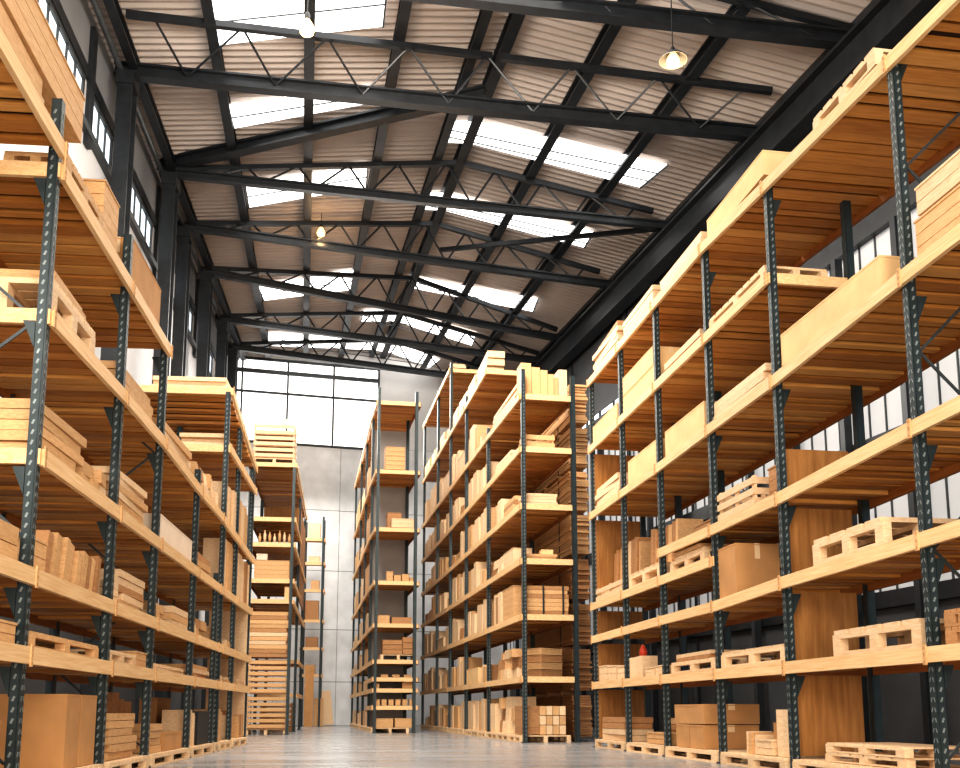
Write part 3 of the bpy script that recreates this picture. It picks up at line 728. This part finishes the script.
# ================================================================== FAR LEFT RACK
Ek = Rack('E', 'far left rack', 'tall far rack behind the left rack with crates at its foot', 342, (288, 732, 33.0), -1, 1.4)
ep = [0.0] + su(Ek, [297, 302], 3.0)
build_rack(Ek, ep, [8.75, 8.7, 8.7], {'t': (8.85, 0, 2, 1.5), 'l5': (7.0, 0, 1, 1.4), 'l4': (6.15, 0, 2, 1.4), 'l3': (4.95, 0, 1, 1.4), 'l2': (4.28, 0, 2, 1.4), 'l1': (2.55, 1, 2, 1.4), 'l0': (1.32, 1, 2, 1.4)}, wpost=.16, slots=False)
MB().box(Ek.loc((ep[1] + ep[2]) / 2, .02, 6.6), (.05, ep[2] - ep[1] - .3, 3.4)).build('side_panel', 'panel', Ek.root)
MB().box(Ek.loc(ep[1] - .2, .7, 7.7), (1.3, .04, 1.2)).build('backing_sheet', 'panel', Ek.root)
def ebox(lev, x0, x1, h, mat, label, dep=.8, up=0, f=g_box, s0=.13, z=None):
    if f is g_box: o = put(Ek, g_box, lev, s0, s0 + dep, x0, x1 - x0, h, up=up, mat=mat, label=False)
    else: o = put(Ek, g_crate, lev, s0, s0 + dep, x0, x1 - x0, h, up=up, mat=mat, label=False, ns=f)[0]
    tag(o, label, 'box' if f is g_box else 'crate')
# pallet and crates on top
rp_ = bpy.data.objects.new('wooden_pallet', None); C.objects.link(rp_); rp_.location = Ek.w(.7, .72, 8.85 + DZ + .004); rp_.rotation_euler[2] = Ek.rz; pallet_parts(rp_, 1.2, 1.4, .17, 'pale', 5); tag(rp_, 'pale pallet under the crates on top of far left rack', 'pallet')
for i in range(3): ebox('t', .05, 1.42, .385, 'pale', '%s of three pale slatted crates on top of far left rack' % ('lowest', 'middle', 'topmost')[i], 1.1, up=.185 + i * .40, f=2)
o = put(Ek, g_box, 't', .3, .7, .3, .25, .2, up=1.39, mat='whitebox', label=False); tag(o, 'small white carton topping the crates on far left rack', 'box')
for i in range(7):
    o = MB().lathe([(0, 0), (.045, 0), (.05, .2 + .05 * (i % 3)), (.02, .27 + .05 * (i % 3)), (.02, .33 + .05 * (i % 3)), (0, .33 + .05 * (i % 3))], 10).build('bottle', 'pale' if i % 2 else 'honey', None, True); o.location = Ek.w(.2, .15 + i * .16, 6.15 + DZ + .004)
    tag(o, '%s from right of seven small wooden bottles, far left rack upper shelf' % ORD[i + 1], 'bottle', 'small bottles on the far left rack')
ebox('l3', .12, 1.25, .62, 'honey', 'wide honey wooden box in the middle of far left rack', .8)
o = put(Ek, g_box, 'l3', .2, .55, .85, .35, .2, up=.645, mat='whitebox', label=False); tag(o, 'small white carton on the wide box, far left rack', 'box')
ebox('l2', .05, .25, .42, 'cardlight', 'small pale carton at right end of far left rack shelf', .5)
ebox('l3', .9, 1.3, .0001 + .3, 'brown', 'brown box hidden at left of far left rack', .3, s0=1.0)
# boards and crates standing on the floor in front bay
fz = .175
rp_ = bpy.data.objects.new('wooden_pallet', None); C.objects.link(rp_); rp_.location = Ek.w(.82, .72, .002); rp_.rotation_euler[2] = Ek.rz; pallet_parts(rp_, 1.25, 1.3, .17, 'pale', 6); tag(rp_, 'pallet on the floor under the crates of far left rack', 'pallet')
put_l = [('bottom slatted crate in the column at far left rack foot', .175, 1.05, 6), ('second slatted crate up in the column at far left rack foot', 1.30, 1.1, 6)]
for lb, z, h, ns in put_l:
    rt, e = g_crate(Ek, 'floor', .12, 1.22, h, 1.30, .04, 'honey', up=z - .175, label=False, ns=ns); tag(rt, lb, 'crate', 'slatted crates at the far left rack foot')
rn = random.Random(5); z = 2.47
for i in range(11):
    t = .135
    o = MB().box((0, 0, t / 2), (1.26 * rn.uniform(.93, 1), 1.05, t - .012)).build('plank', rn.choice(('honey', 'pale', 'brown'))); o.location = Ek.w(.62, .73 + rn.uniform(-.02, .02), z + i * t); o.rotation_euler[2] = Ek.rz + rn.uniform(-.02, .02)
    tag(o, '%s rough plank on the crates at far left rack foot' % ('lowest' if i == 0 else 'topmost' if i == 10 else ORD[i + 1] + '-lowest'), 'plank', 'planks on the crates of the far left rack')
for i in range(3): 
    rt, e = g_crate(Ek, 'floor', ep[1] + .3 + i * 2.6, ep[1] + 2.7 + i * 2.6, 1.05, 1.2, .1, 'brown', label=False, ns=5) if ep[1] + 2.7 + i * 2.6 < ep[2] else (None, None)
    if rt: rt.location.z = .004; tag(rt, '%s dark crate on the floor along far left rack aisle side' % ('nearest', 'middle', 'farthest')[i], 'crate')

# ================================================================== SMALL RACK AT THE FAR WALL
Fk = Rack('F', 'small far rack', 'thin narrow rack standing close to the far wall', 369, (319.5, 726.5, 49.5), -1, .9)
build_rack(Fk, [0.0, 1.0], [10.3, 10.3], {k: (z, 0, 1, 1.0) for k, z in (('l8', 9.15), ('l7', 7.95), ('l6', 6.6), ('l5', 5.1), ('l4', 3.75), ('l3', 2.45))}, wpost=.16, slots=False)
for k, (lev, x0, x1, h, m, lb) in enumerate((('l8', .2, .8, .75, 'pale', 'pale box on top shelf of small far rack'), ('l7', .2, .75, .3, 'pale', 'pale low box on fifth shelf of small far rack'), ('l6', .2, .6, .45, 'honey', 'honey box on fourth shelf of small far rack'),
        ('l5', .2, .85, .95, 'brown', 'tall brown box on third shelf of small far rack'), ('l4', .2, .8, .5, 'brown', 'brown box on second shelf of small far rack'), ('l3', .3, .8, .45, 'honey', 'honey box on lowest shelf of small far rack'))):
    o = put(Fk, g_box, lev, .15, .7, x0, x1 - x0, h, mat=m, label=False); tag(o, lb, 'box')

# ================================================================== LUMBER PACKS BETWEEN CENTRE AND RIGHT RACKS
def packs():
    z = .0
    for i in range(8):
        root = thing('lumber_pack', '%s strapped lumber pack in the tall pile between centre and right racks' % ('lowest', 'second-lowest', 'third-lowest', 'fourth-lowest', 'fifth-lowest', 'sixth-lowest', 'seventh-lowest', 'topmost')[i], 'lumber pack', K.w(3.7, 1.77, z), K.rz, 'strapped lumber packs')
        mb = MB(); n = 17; rn = random.Random(i)
        for sk in (-1.5, 0, 1.5): mb.box((0, sk, .05), (.46, .1, .1))
        for k in range(n): mb.box((rn.uniform(-.025, .025), rn.uniform(-.09, .09), .1 + (k + .5) * .0615), (.48, 5.4, .054))
        mb.build('boards', 'brown' if i < 4 else 'honey', root)
        for sk in (-1.6, 1.6):
            s_ = MB(); s_.box((-.25, sk, .62), (.012, .05, 1.06)); s_.box((.25, sk, .62), (.012, .05, 1.06)); s_.box((0, sk, 1.145), (.51, .05, .012)); s_.build('strap', 'strap', root)
        z += 1.165
packs()

# ================================================================== LEANING BOARDS
for i, (u0, u1, vt, vb, Y, m) in enumerate(((303, 313, 668, 727, 48.5, 'card'), (313, 323, 700, 727, 50.2, 'honey'), (323, 334, 693, 726, 51.3, 'pale'))):
    a = at_y(u0, vb, Y); b = at_y(u1, vb, Y); hgt = (vb - vt) / 1000 * Y
    o = MB().box((0, 0, hgt / 2), ((b.x - a.x) * .92, .08, hgt)).build('wooden_board', m); o.location = ((a.x + b.x) / 2, Y, .0); o.rotation_euler = (-.05, (.0, 0, -.12)[i], 0)
    o.location.z = .01 + (.06 if i == 2 else 0)
    tag(o, ('wide tan sheet beside the small far rack', 'short honey board leaning between tan sheet and pale board', 'slanting pale board leaning at the far wall')[i], 'board')

# ================================================================== SHELL
FL = lambda u, v, z: at_z(u, v, z)
def lerp(a, b, t): return a + (b - a) * t
def edge(p, q):
    d = (q - p) / (q.y - p.y)
    return lambda Y: p + d * (Y - p.y)
eL = edge(at_z(103, 0, 19.5), at_z(228, 350, 19.5)); eM = edge(at_z(520, 0, 20.4), at_z(403, 300, 20.4)); eR = edge(at_z(843, 50, 18.65), at_z(533, 368, 18.65))
def roof_z(x, y):
    l, m, r_ = eL(y), eM(y), eR(y)
    return lerp(l.z, m.z, (x - l.x) / (m.x - l.x)) if x < m.x else lerp(m.z, r_.z, (x - m.x) / (r_.x - m.x))
def roof_pt(t, y, dz=0):
    """t 0..1 left eave to ridge, 1..2 ridge to right eave"""
    p = lerp(eL(y), eM(y), t) if t <= 1 else lerp(eM(y), eR(y), t - 1)
    return p + Vector((0, 0, dz))
Y0, Y1 = 14.0, 55.5
mb = MB(); P = .29; n = int((Y1 - Y0) / P * 6); ts = [-.06, .25, .5, .75, 1, 1.25, 1.5, 1.75, 2.04]
for i in range(n + 1):
    y = Y0 + (Y1 - Y0) * i / n; ph = (i % 6); dz = (0, .0, .055, .10, .10, .055)[ph]
    for t in ts: mb.v.append(tuple(roof_pt(t, y, dz)))
W = len(ts)
for i in range(n):
    for j in range(W - 1): a = i * W + j; mb.f.append((a, a + 1, a + W + 1, a + W)); mb.mi.append(0)
struct(mb.build('ceiling', 'roof'))
mb = MB(); mb.quad((-30, -12, 0), (30, -12, 0), (30, 70, 0), (-30, 70, 0)); struct(mb.build('floor', 'floor'))

# left wall ----------------------------------------------------------
LX = lambda y: -7.78 + .0065 * (y - 26)
wall = MB(); ya, yb = 10.0, 53.0
def lw(mb, y0, y1, z0, z1, dx=0.0, t=.1, mi=0):
    p = Vector((LX(y0) + dx - t / 2, y0, (z0 + z1) / 2)); q = Vector((LX(y1) + dx - t / 2, y1, (z0 + z1) / 2)); mb.bar(p, q, t, z1 - z0, mi)
WS, WT = 16.1, 17.35
lw(wall, ya, yb, 0, 4.3, 0, .1, 2); lw(wall, ya, yb, 4.3, WS); lw(wall, ya, yb, WT, 19.4, 0, .1, 1)
cols = [at_z(115, 70, 19.1).y, at_z(160, 172, 19.1).y, at_z(175, 225, 19.1).y, at_z(198, 270, 19.1).y, at_z(215, 320, 19.1).y]
wins = [(20.0, 23.6), (24.2, 25.1), (26.0, 28.0), (29.3, 33.3), (34.5, 37.2), (38.2, 41.2), (42.2, 46.4), (47.4, 52.0)]
wins = [(15.0, 19.5), (20.2, 25.2), (26.05, 28.1), (29.4, 33.4), (34.5, 37.2), (38.2, 41.2), (42.2, 46.4), (47.4, 52.0)]
prev = ya
for y0, y1 in wins: lw(wall, prev, y0, WS, WT); prev = y1
lw(wall, prev, yb, WS, WT)
struct(wall.build('wall_left', ('leftwall', 'upperwall', 'dark')))
for i, (y0, y1) in enumerate(wins):
    w = MB(); lw(w, y0, y1, WS, WT, -.04, .02); pane = w.build('window_%d' % (i + 1), 'panel_glow'); struct(pane)
    f = MB(); n = max(2, int(round((y1 - y0) / .75)))
    for k in range(n + 1):
        y = y0 + (y1 - y0) * k / n; f.box((LX(y) - .02, y, (WS + WT) / 2), (.07, .06 if 0 < k < n else .14, WT - WS))
    f.bar((LX(y0) - .01, y0, WS + .05), (LX(y1) - .01, y1, WS + .05), .1, .12); f.bar((LX(y0) - .01, y0, WT - .05), (LX(y1) - .01, y1, WT - .05), .1, .12)
    f.build('window_frame', 'frame', pane)
mb = MB(); lw(mb, ya, yb, WS - .22, WS - .02, .16, .18); struct(mb.build('trim_1', 'steel2'))
mb = MB(); lw(mb, ya, yb, 17.4, 17.75, .06, .08); struct(mb.build('trim_2', 'steel'))
mb = MB(); p, q = Vector((LX(ya) + .37, ya, 18.95)), Vector((LX(51.5) + .37, 51.5, 19.0)); mb.rod(p, q, .09, 8); o = mb.build('gutter_pipe', 'steel2', None, True); tag(o, 'long grey pipe running under the left eave', 'pipe')
mb = MB(); mb.ibeam((LX(ya) + .72, ya, 19.2), (LX(51.6) + .72, 51.6, 19.2), .26, .36, .05); o = mb.build('eave_beam', 'steel'); tag(o, 'dark steel beam running along the left eave', 'beam')
# extra dark posts between the left windows
for i, y in enumerate((25.6, 28.75, 33.95, 37.7, 41.7)):
    mb = MB(); mb.box((LX(y) + .07, y, 17.3), (.12, .34, 3.4)); o = mb.build('wall_post', 'steel'); tag(o, '%s dark post from near end between the left wall windows' % ORD[i + 1], 'post', 'dark posts between the left windows')

# right wall ---------------------------------------------------------
rA = at_z(765, 135, 18.05); rB = at_z(567, 340, 18.05)
RX = lambda y: rA.x + (rB.x - rA.x) * (y - rA.y) / (rB.y - rA.y)
def rw(mb, y0, y1, z0, z1, dx=0., t=.1, mi=0):
    mb.bar((RX(y0) + dx + t / 2, y0, (z0 + z1) / 2), (RX(y1) + dx + t / 2, y1, (z0 + z1) / 2), t, z1 - z0, mi)
mb = MB(); ry0, ry1 = 15.0, 55.0
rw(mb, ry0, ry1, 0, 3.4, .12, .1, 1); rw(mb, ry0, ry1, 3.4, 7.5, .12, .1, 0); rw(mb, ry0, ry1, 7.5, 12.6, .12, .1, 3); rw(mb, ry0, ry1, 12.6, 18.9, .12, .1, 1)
k = 0; y = ry0
while y < ry1:      # standing seams of the cladding
    mb.box((RX(y) + .10, y, 8.0), (.05, .035, 9.2), mi=2); y += .62
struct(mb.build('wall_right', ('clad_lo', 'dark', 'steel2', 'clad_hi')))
for i, (z0, z1, dx) in enumerate(((12.55, 13.1, -.1), (7.0, 7.45, -.05), (3.2, 3.6, -.05))):
    mb = MB(); rw(mb, ry0, ry1, z0, z1, dx, .2); struct(mb.build('trim_%d' % (i + 3), 'steel'))
mb = MB(); rw(mb, ry0, ry1, 13.15, 13.4, .05, .05); pane = mb.build('window_9', 'panel_glow'); struct(pane)
f = MB(); y = ry0
while y < ry1: f.box((RX(y) + .02, y, 13.27), (.1, .1, .3)); y += 1.5
f.build('window_frame', 'frame', pane)
y = 16.5; i = 0
while y < 53:
    mb = MB(); mb.box((RX(y) - .22, y, 6.2), (.2, .24, 12.4)); o = mb.build('wall_post', 'steel'); i += 1
    tag(o, '%s dark post from near end on the right wall behind the rack' % ORD[i], 'post', 'dark posts on the right wall'); y += 2.35
mb = MB(); mb.ibeam((RX(ry0) - .42, ry0, 17.2), (RX(52) - .42, 52, 17.2), .55, 1.1, .1); o = mb.build('eave_girder', 'steel'); tag(o, 'deep dark girder running along the right eave', 'beam')
# far wall -----------------------------------------------------------
fa = Vector((-7.62, 52.0, 0)); fd = Vector((1, .155, 0)).normalized()
def fw(x): return fa + fd * ((x - fa.x) / fd.x)
def on_far(u, v):
    return on_line(u, v, fa, fd)
def fwbox(mb, x0, x1, z0, z1, off=0, t=.12, mi=0):
    p, q = fw(x0), fw(x1); nrm = Vector((fd.y, -fd.x, 0)) * (off - t / 2 if off else -t / 2)
    nrm = Vector((fd.y, -fd.x, 0)) * off
    z = Vector((0, 0, (z0 + z1) / 2)); mb.bar(p + z + nrm, q + z + nrm, t, z1 - z0, mi)
mb = MB(); seams = [0, 2.24, 4.95, 8.04, 11.28]
wb = on_far(340, 446).z
xs = [-8, -4.9, -1.75, 1.4, 4.55, 8.2]
allz = seams + [wb]
for z0, z1 in zip(allz, allz[1:]):
    for x0, x1 in zip(xs, xs[1:]): fwbox(mb, x0 + .012, x1 - .012, z0 + .015, z1 - .015, 0, .2)
fwbox(mb, -8, 8.2, 0, wb - .02, -.06, .12, 1)
xw = on_far(378.5, 400).x
fwbox(mb, xw, 8.2, wb, 20.6, 0, .2, 2)
wt = on_far(330, 366).z
fwbox(mb, -8, xw, wt, 20.6, 0, .2, 2)
struct(mb.build('wall_far', ('concrete', 'dark', 'white')))
mb = MB(); fwbox(mb, -7.6, xw, wb, wt, .02, .04); pane = mb.build('window_10', 'pane'); struct(pane)
f = MB()
for u in (241, 287, 333, 378): x = on_far(u, 410).x; fwbox(f, x - .05, x + .05, wb, wt, .1, .12)
for u, v, h in ((310, 376, .22), (310, 396.5, .12), (310, 446, .12), (310, 364, .14)): z = on_far(u, v).z; fwbox(f, -7.6, xw, z - h / 2, z + h / 2, .1, .1)
f.build('window_frame', 'frame', pane)

# ================================================================== ROOF STEEL
TR = [((95, -47), (890, 45)), ((115, 70), (765, 135)), ((160, 172), (668, 226)), ((175, 225), (612, 285)), ((198, 270), (567, 340)), ((215, 318), (548, 362)), ((226, 346), (530, 386))]
ZL, ZR = 19.0, 18.0
names = ['nearest', 'second-nearest', 'third-nearest', 'fourth-nearest', 'fifth-nearest', 'second-farthest', 'farthest']
ends = []
def roof_at(p, dz): return Vector((p.x, p.y, roof_z(p.x, p.y) + dz))
for i, (a, b) in enumerate(TR):
    p, q = at_z(*a, ZL), at_z(*b, ZR); ends.append((p, q))
    root = thing('roof_truss', '%s dark steel roof truss from left eave to right eave' % names[i], 'truss', Vector((p.x, p.y, 0)), 0, 'roof trusses')
    o0 = Vector((p.x, p.y, 0)); hh = .42 if i < 2 else .30; ww = .32 if i < 2 else .22
    mb = MB(); mb.ibeam(p - o0, q - o0, ww, hh, .06); mb.build('bottom_chord', 'steel', root)
    # place of the ridge along the truss
    tm = .5
    for _ in range(20):
        c = lerp(p, q, tm); m = eM(c.y); tm += (m.x - c.x) / (q.x - p.x)
    pl = roof_at(lerp(p, q, .03), -.42); pm = roof_at(lerp(p, q, tm), -.42); pr = roof_at(lerp(p, q, .97), -.38)
    if i == 1: pl, pm, pr = at_z(126, 14, 19.3), at_z(497, 57, 19.85), at_z(772, 91, 18.6)
    mb = MB(); mb.bar(pl - o0, lerp(pl, pm, .985) - o0, .16, .18).build('top_chord', 'steel', root)
    mb = MB(); mb.bar(lerp(pr, pm, .985) - o0, pr - o0, .16, .18).build('top_chord', 'steel', root)
    nseg = 14 if i < 2 else 18
    def tc(t): return lerp(pl, pm, t / tm) if t < tm else lerp(pm, pr, (t - tm) / (1 - tm))
    for k in range(nseg):
        t0, t1 = .04 + .92 * k / nseg, .04 + .92 * (k + 1) / nseg
        A0 = tc(t0) if k % 2 == 0 else lerp(p, q, t0); A1 = lerp(p, q, t1) if k % 2 == 0 else tc(t1)
        MB().rod(A0 - o0, A1 - o0, .035 if i < 2 else .04, 5).build('web_rod', 'steel', root)
# columns carrying the trusses
for i, (p, q) in enumerate(ends):
    if i == 0: continue
    for side, e in (('left', p), ('right', q)):
        x = e.x + .38 if side == 'left' else RX(e.y) + .24
        mb = MB(); h = e.z - .2; w = .62
        for k in (-1, 1): mb.box((0, k * (w / 2 - .03), h / 2), (.42 if side == 'left' else .34, .06, h))
        mb.box((0, 0, h / 2), (.06, w - .1, h)); mb.box((0, 0, h - .2), (.5, w + .1, .4)); mb.box((0, 0, .02), (.5, .7, .04))
        o = mb.build('steel_column', 'steel'); o.location = (x, e.y, 0)
        tag(o, 'dark steel column under the %s end of the %s roof truss' % (side, names[i]), 'column', 'steel columns')
# purlins
for i, (t, w, h) in enumerate(((.245, .3, .34), (.485, .3, .34), (.715, .3, .34), (.92, .28, .32), (1.0, .34, .42), (1.3, .32, .38), (1.62, .32, .38))):
    mb = MB(); a = roof_pt(t, Y0, -.20); b = roof_pt(t, 53.2, -.20); mb.ibeam(a, b, w, h, .05); o = mb.build('roof_purlin', 'steel')
    tag(o, ('%s dark purlin from the left under the left roof slope' % ORD[i + 1]) if t < 1 else 'dark ridge beam under the roof ridge' if t == 1 else ('%s dark purlin right of the ridge' % ORD[i - 4]), 'purlin', 'roof purlins')
mb = MB(); mb.bar(roof_pt(1.965, Y0, -.07), roof_pt(1.965, 53.0, -.07), .22, .16); struct(mb.build('trim_6', 'steel'))
# thick diagonals
d1a = at_z(160, 166, 19.35); d1b = roof_at(at_z(485, 103, 19.3), -.75)
mb = MB(); mb.ibeam(d1a, d1b, .34, .40, .07); o = mb.build('diagonal_beam', 'steel'); tag(o, 'thick dark diagonal beam rising from left eave to the ridge', 'beam')
d2a = at_z(664, 228, 18.1); d2b = at_z(440, 250, 19.3)
mb = MB(); mb.bar(d2b, d2a, .14, .16); o = mb.build('diagonal_brace', 'steel'); tag(o, 'thin dark diagonal brace from the ridge to right eave', 'brace')
# skylights
def roof_hit(u, v, dz):
    d = ray(u, v); t = 20.0
    for _ in range(60):
        x, y, z = d[0] * t, d[1] * t, CH + d[2] * t; g = roof_z(x, y) + dz - z; t += g / d[2] * .8
    return Vector((x, y, roof_z(x, y) + dz))
SK = [((206, -4), (388, -22), (383, 27), (217, 46)), ((228, 105), (373, 86), (369, 104), (234, 129)), ((245, 184), (368, 164), (366, 188), (249, 208)), ((258, 286), (356, 270), (353, 290), (264, 301)),
      ((452, 122), (668, 165), (640, 188), (446, 143)), ((428, 193), (594, 232), (584, 248), (424, 210)), ((408, 278), (538, 299), (533, 312), (410, 288)), ((363, 311), (477, 334), (472, 346), (361, 322)), ((268, 333), (440, 360), (430, 368), (268, 346))]
for i, q in enumerate(SK):
    pts = [roof_hit(u, v, -.12) for u, v in q]
    mb = MB(); nx = 8
    for k in range(nx + 1):
        for e in (lerp(pts[0], pts[1], k / nx), lerp(pts[3], pts[2], k / nx)): mb.v.append((e.x, e.y, roof_z(e.x, e.y) - .10))
    for k in range(nx): mb.f.append((2 * k, 2 * k + 2, 2 * k + 3, 2 * k + 1)); mb.mi.append(0)
    root = struct(mb.build('window_%d' % (11 + i), 'sky_panel'))
    f = MB()
    for t in ((.5,) if i < 4 else (.33, .66)): f.bar(lerp(pts[0], pts[3], t) - Vector((0, 0, .03)), lerp(pts[1], pts[2], t) - Vector((0, 0, .03)), .035, .035)
    for t in (0, 1): f.bar(lerp(pts[0], pts[1], t), lerp(pts[3], pts[2], t), .05, .05)
    f.build('glazing_bar', 'steel2', root)

# ================================================================== LAMPS
def lamp(u, v, Y, sc, zt, label, dome, power):
    p = at_y(u, v, Y); root = thing('pendant_lamp', label, 'lamp', p, 0, 'pendant lamps')
    MB().lathe([(0, -.30), (.10, -.29), (.19, -.22), (.22, -.10), (.19, 0), (.12, .12), (.07, .2), (0, .22)], 18).build('bulb', 'bulb', root, True)
    MB().lathe([(.075, .18), (.08, .34), (.05, .40), (.02, .44), (0, .44)], 14).build('socket', 'steel', root, True)
    MB().rod((0, 0, .42), (0, 0, (zt - p.z) / sc), .018 / sc * .8, 6).build('cord', 'steel', root)
    if dome: MB().lathe([(.08, .22), (.30, .10), (.46, -.04), (.48, -.10), (.455, -.10), (.43, -.03), (.28, .075), (.075, .19)], 24).build('shade', 'steel2', root, True)
    root.scale = (sc, sc, sc)
    l = bpy.data.lights.new('lamp_glow', 'POINT'); l.energy = power; l.color = (1, .62, .30); l.shadow_soft_size = .3; lo = bpy.data.objects.new('lamp_glow', l); C.objects.link(lo); lo.location = p - Vector((0, 0, .55 * sc)); return root
l1 = at_y(307, 26, 22); lamp(307, 26, 22.0, .85, roof_z(l1.x, 22) - .02, 'bare glowing bulb hanging at upper left before the skylight', False, 250)
l2 = at_y(673, 58, 21); lamp(673, 58, 21.0, .72, roof_z(l2.x, 21) - .02, 'glowing lamp with dome shade hanging at upper right', True, 250)
l3 = at_y(321, 231, 37); lamp(321, 231, 37.0, .75, roof_z(l3.x, 37) - .02, 'small bare bulb hanging mid-hall on the left', False, 180)

# ================================================================== LIGHT
w = bpy.data.worlds.new('world'); bpy.context.scene.world = w; w.use_nodes = True
bg = w.node_tree.nodes['Background']; bg.inputs[0].default_value = (.90, .95, 1, 1); bg.inputs[1].default_value = .55
def area(loc, tgt, sx, sy, e, col):  # area lamps with no visible source, added to brighten racks and far hall
    l = bpy.data.lights.new('area', 'AREA'); l.shape = 'RECTANGLE'; l.size = sx; l.size_y = sy; l.energy = e; l.color = col
    o = bpy.data.objects.new('added_fill_light', l); C.objects.link(o); o.location = loc
    o.rotation_euler = (Vector(tgt) - Vector(loc)).to_track_quat('-Z', 'Y').to_euler(); return o
area((.5, -4, 1.6), (.8, 16, 4.5), 9, 2.6, 1150, (1, .83, .64))
area((-4, 1.0, 8.0), (5.0, 13, 4.5), 5, 5, 1200, (1, .89, .77))
area((4.0, .5, 8.0), (-3.0, 13, 3.5), 5, 5, 820, (1, .88, .74))
area((.3, 27, 17.2), (.6, 22, 0), 8, 16, 1450, (1, .93, .82))
area((-1, 17, 15.5), (3.0, 32, 4), 6, 5, 3100, (1, .92, .82))
area((-1.2, 44, 15.5), (-.5, 38, 0), 7, 12, 3200, (1, .95, .88))
vs = bpy.context.scene.view_settings; vs.view_transform = 'Standard'; vs.look = 'Medium High Contrast'; vs.exposure = 0.0
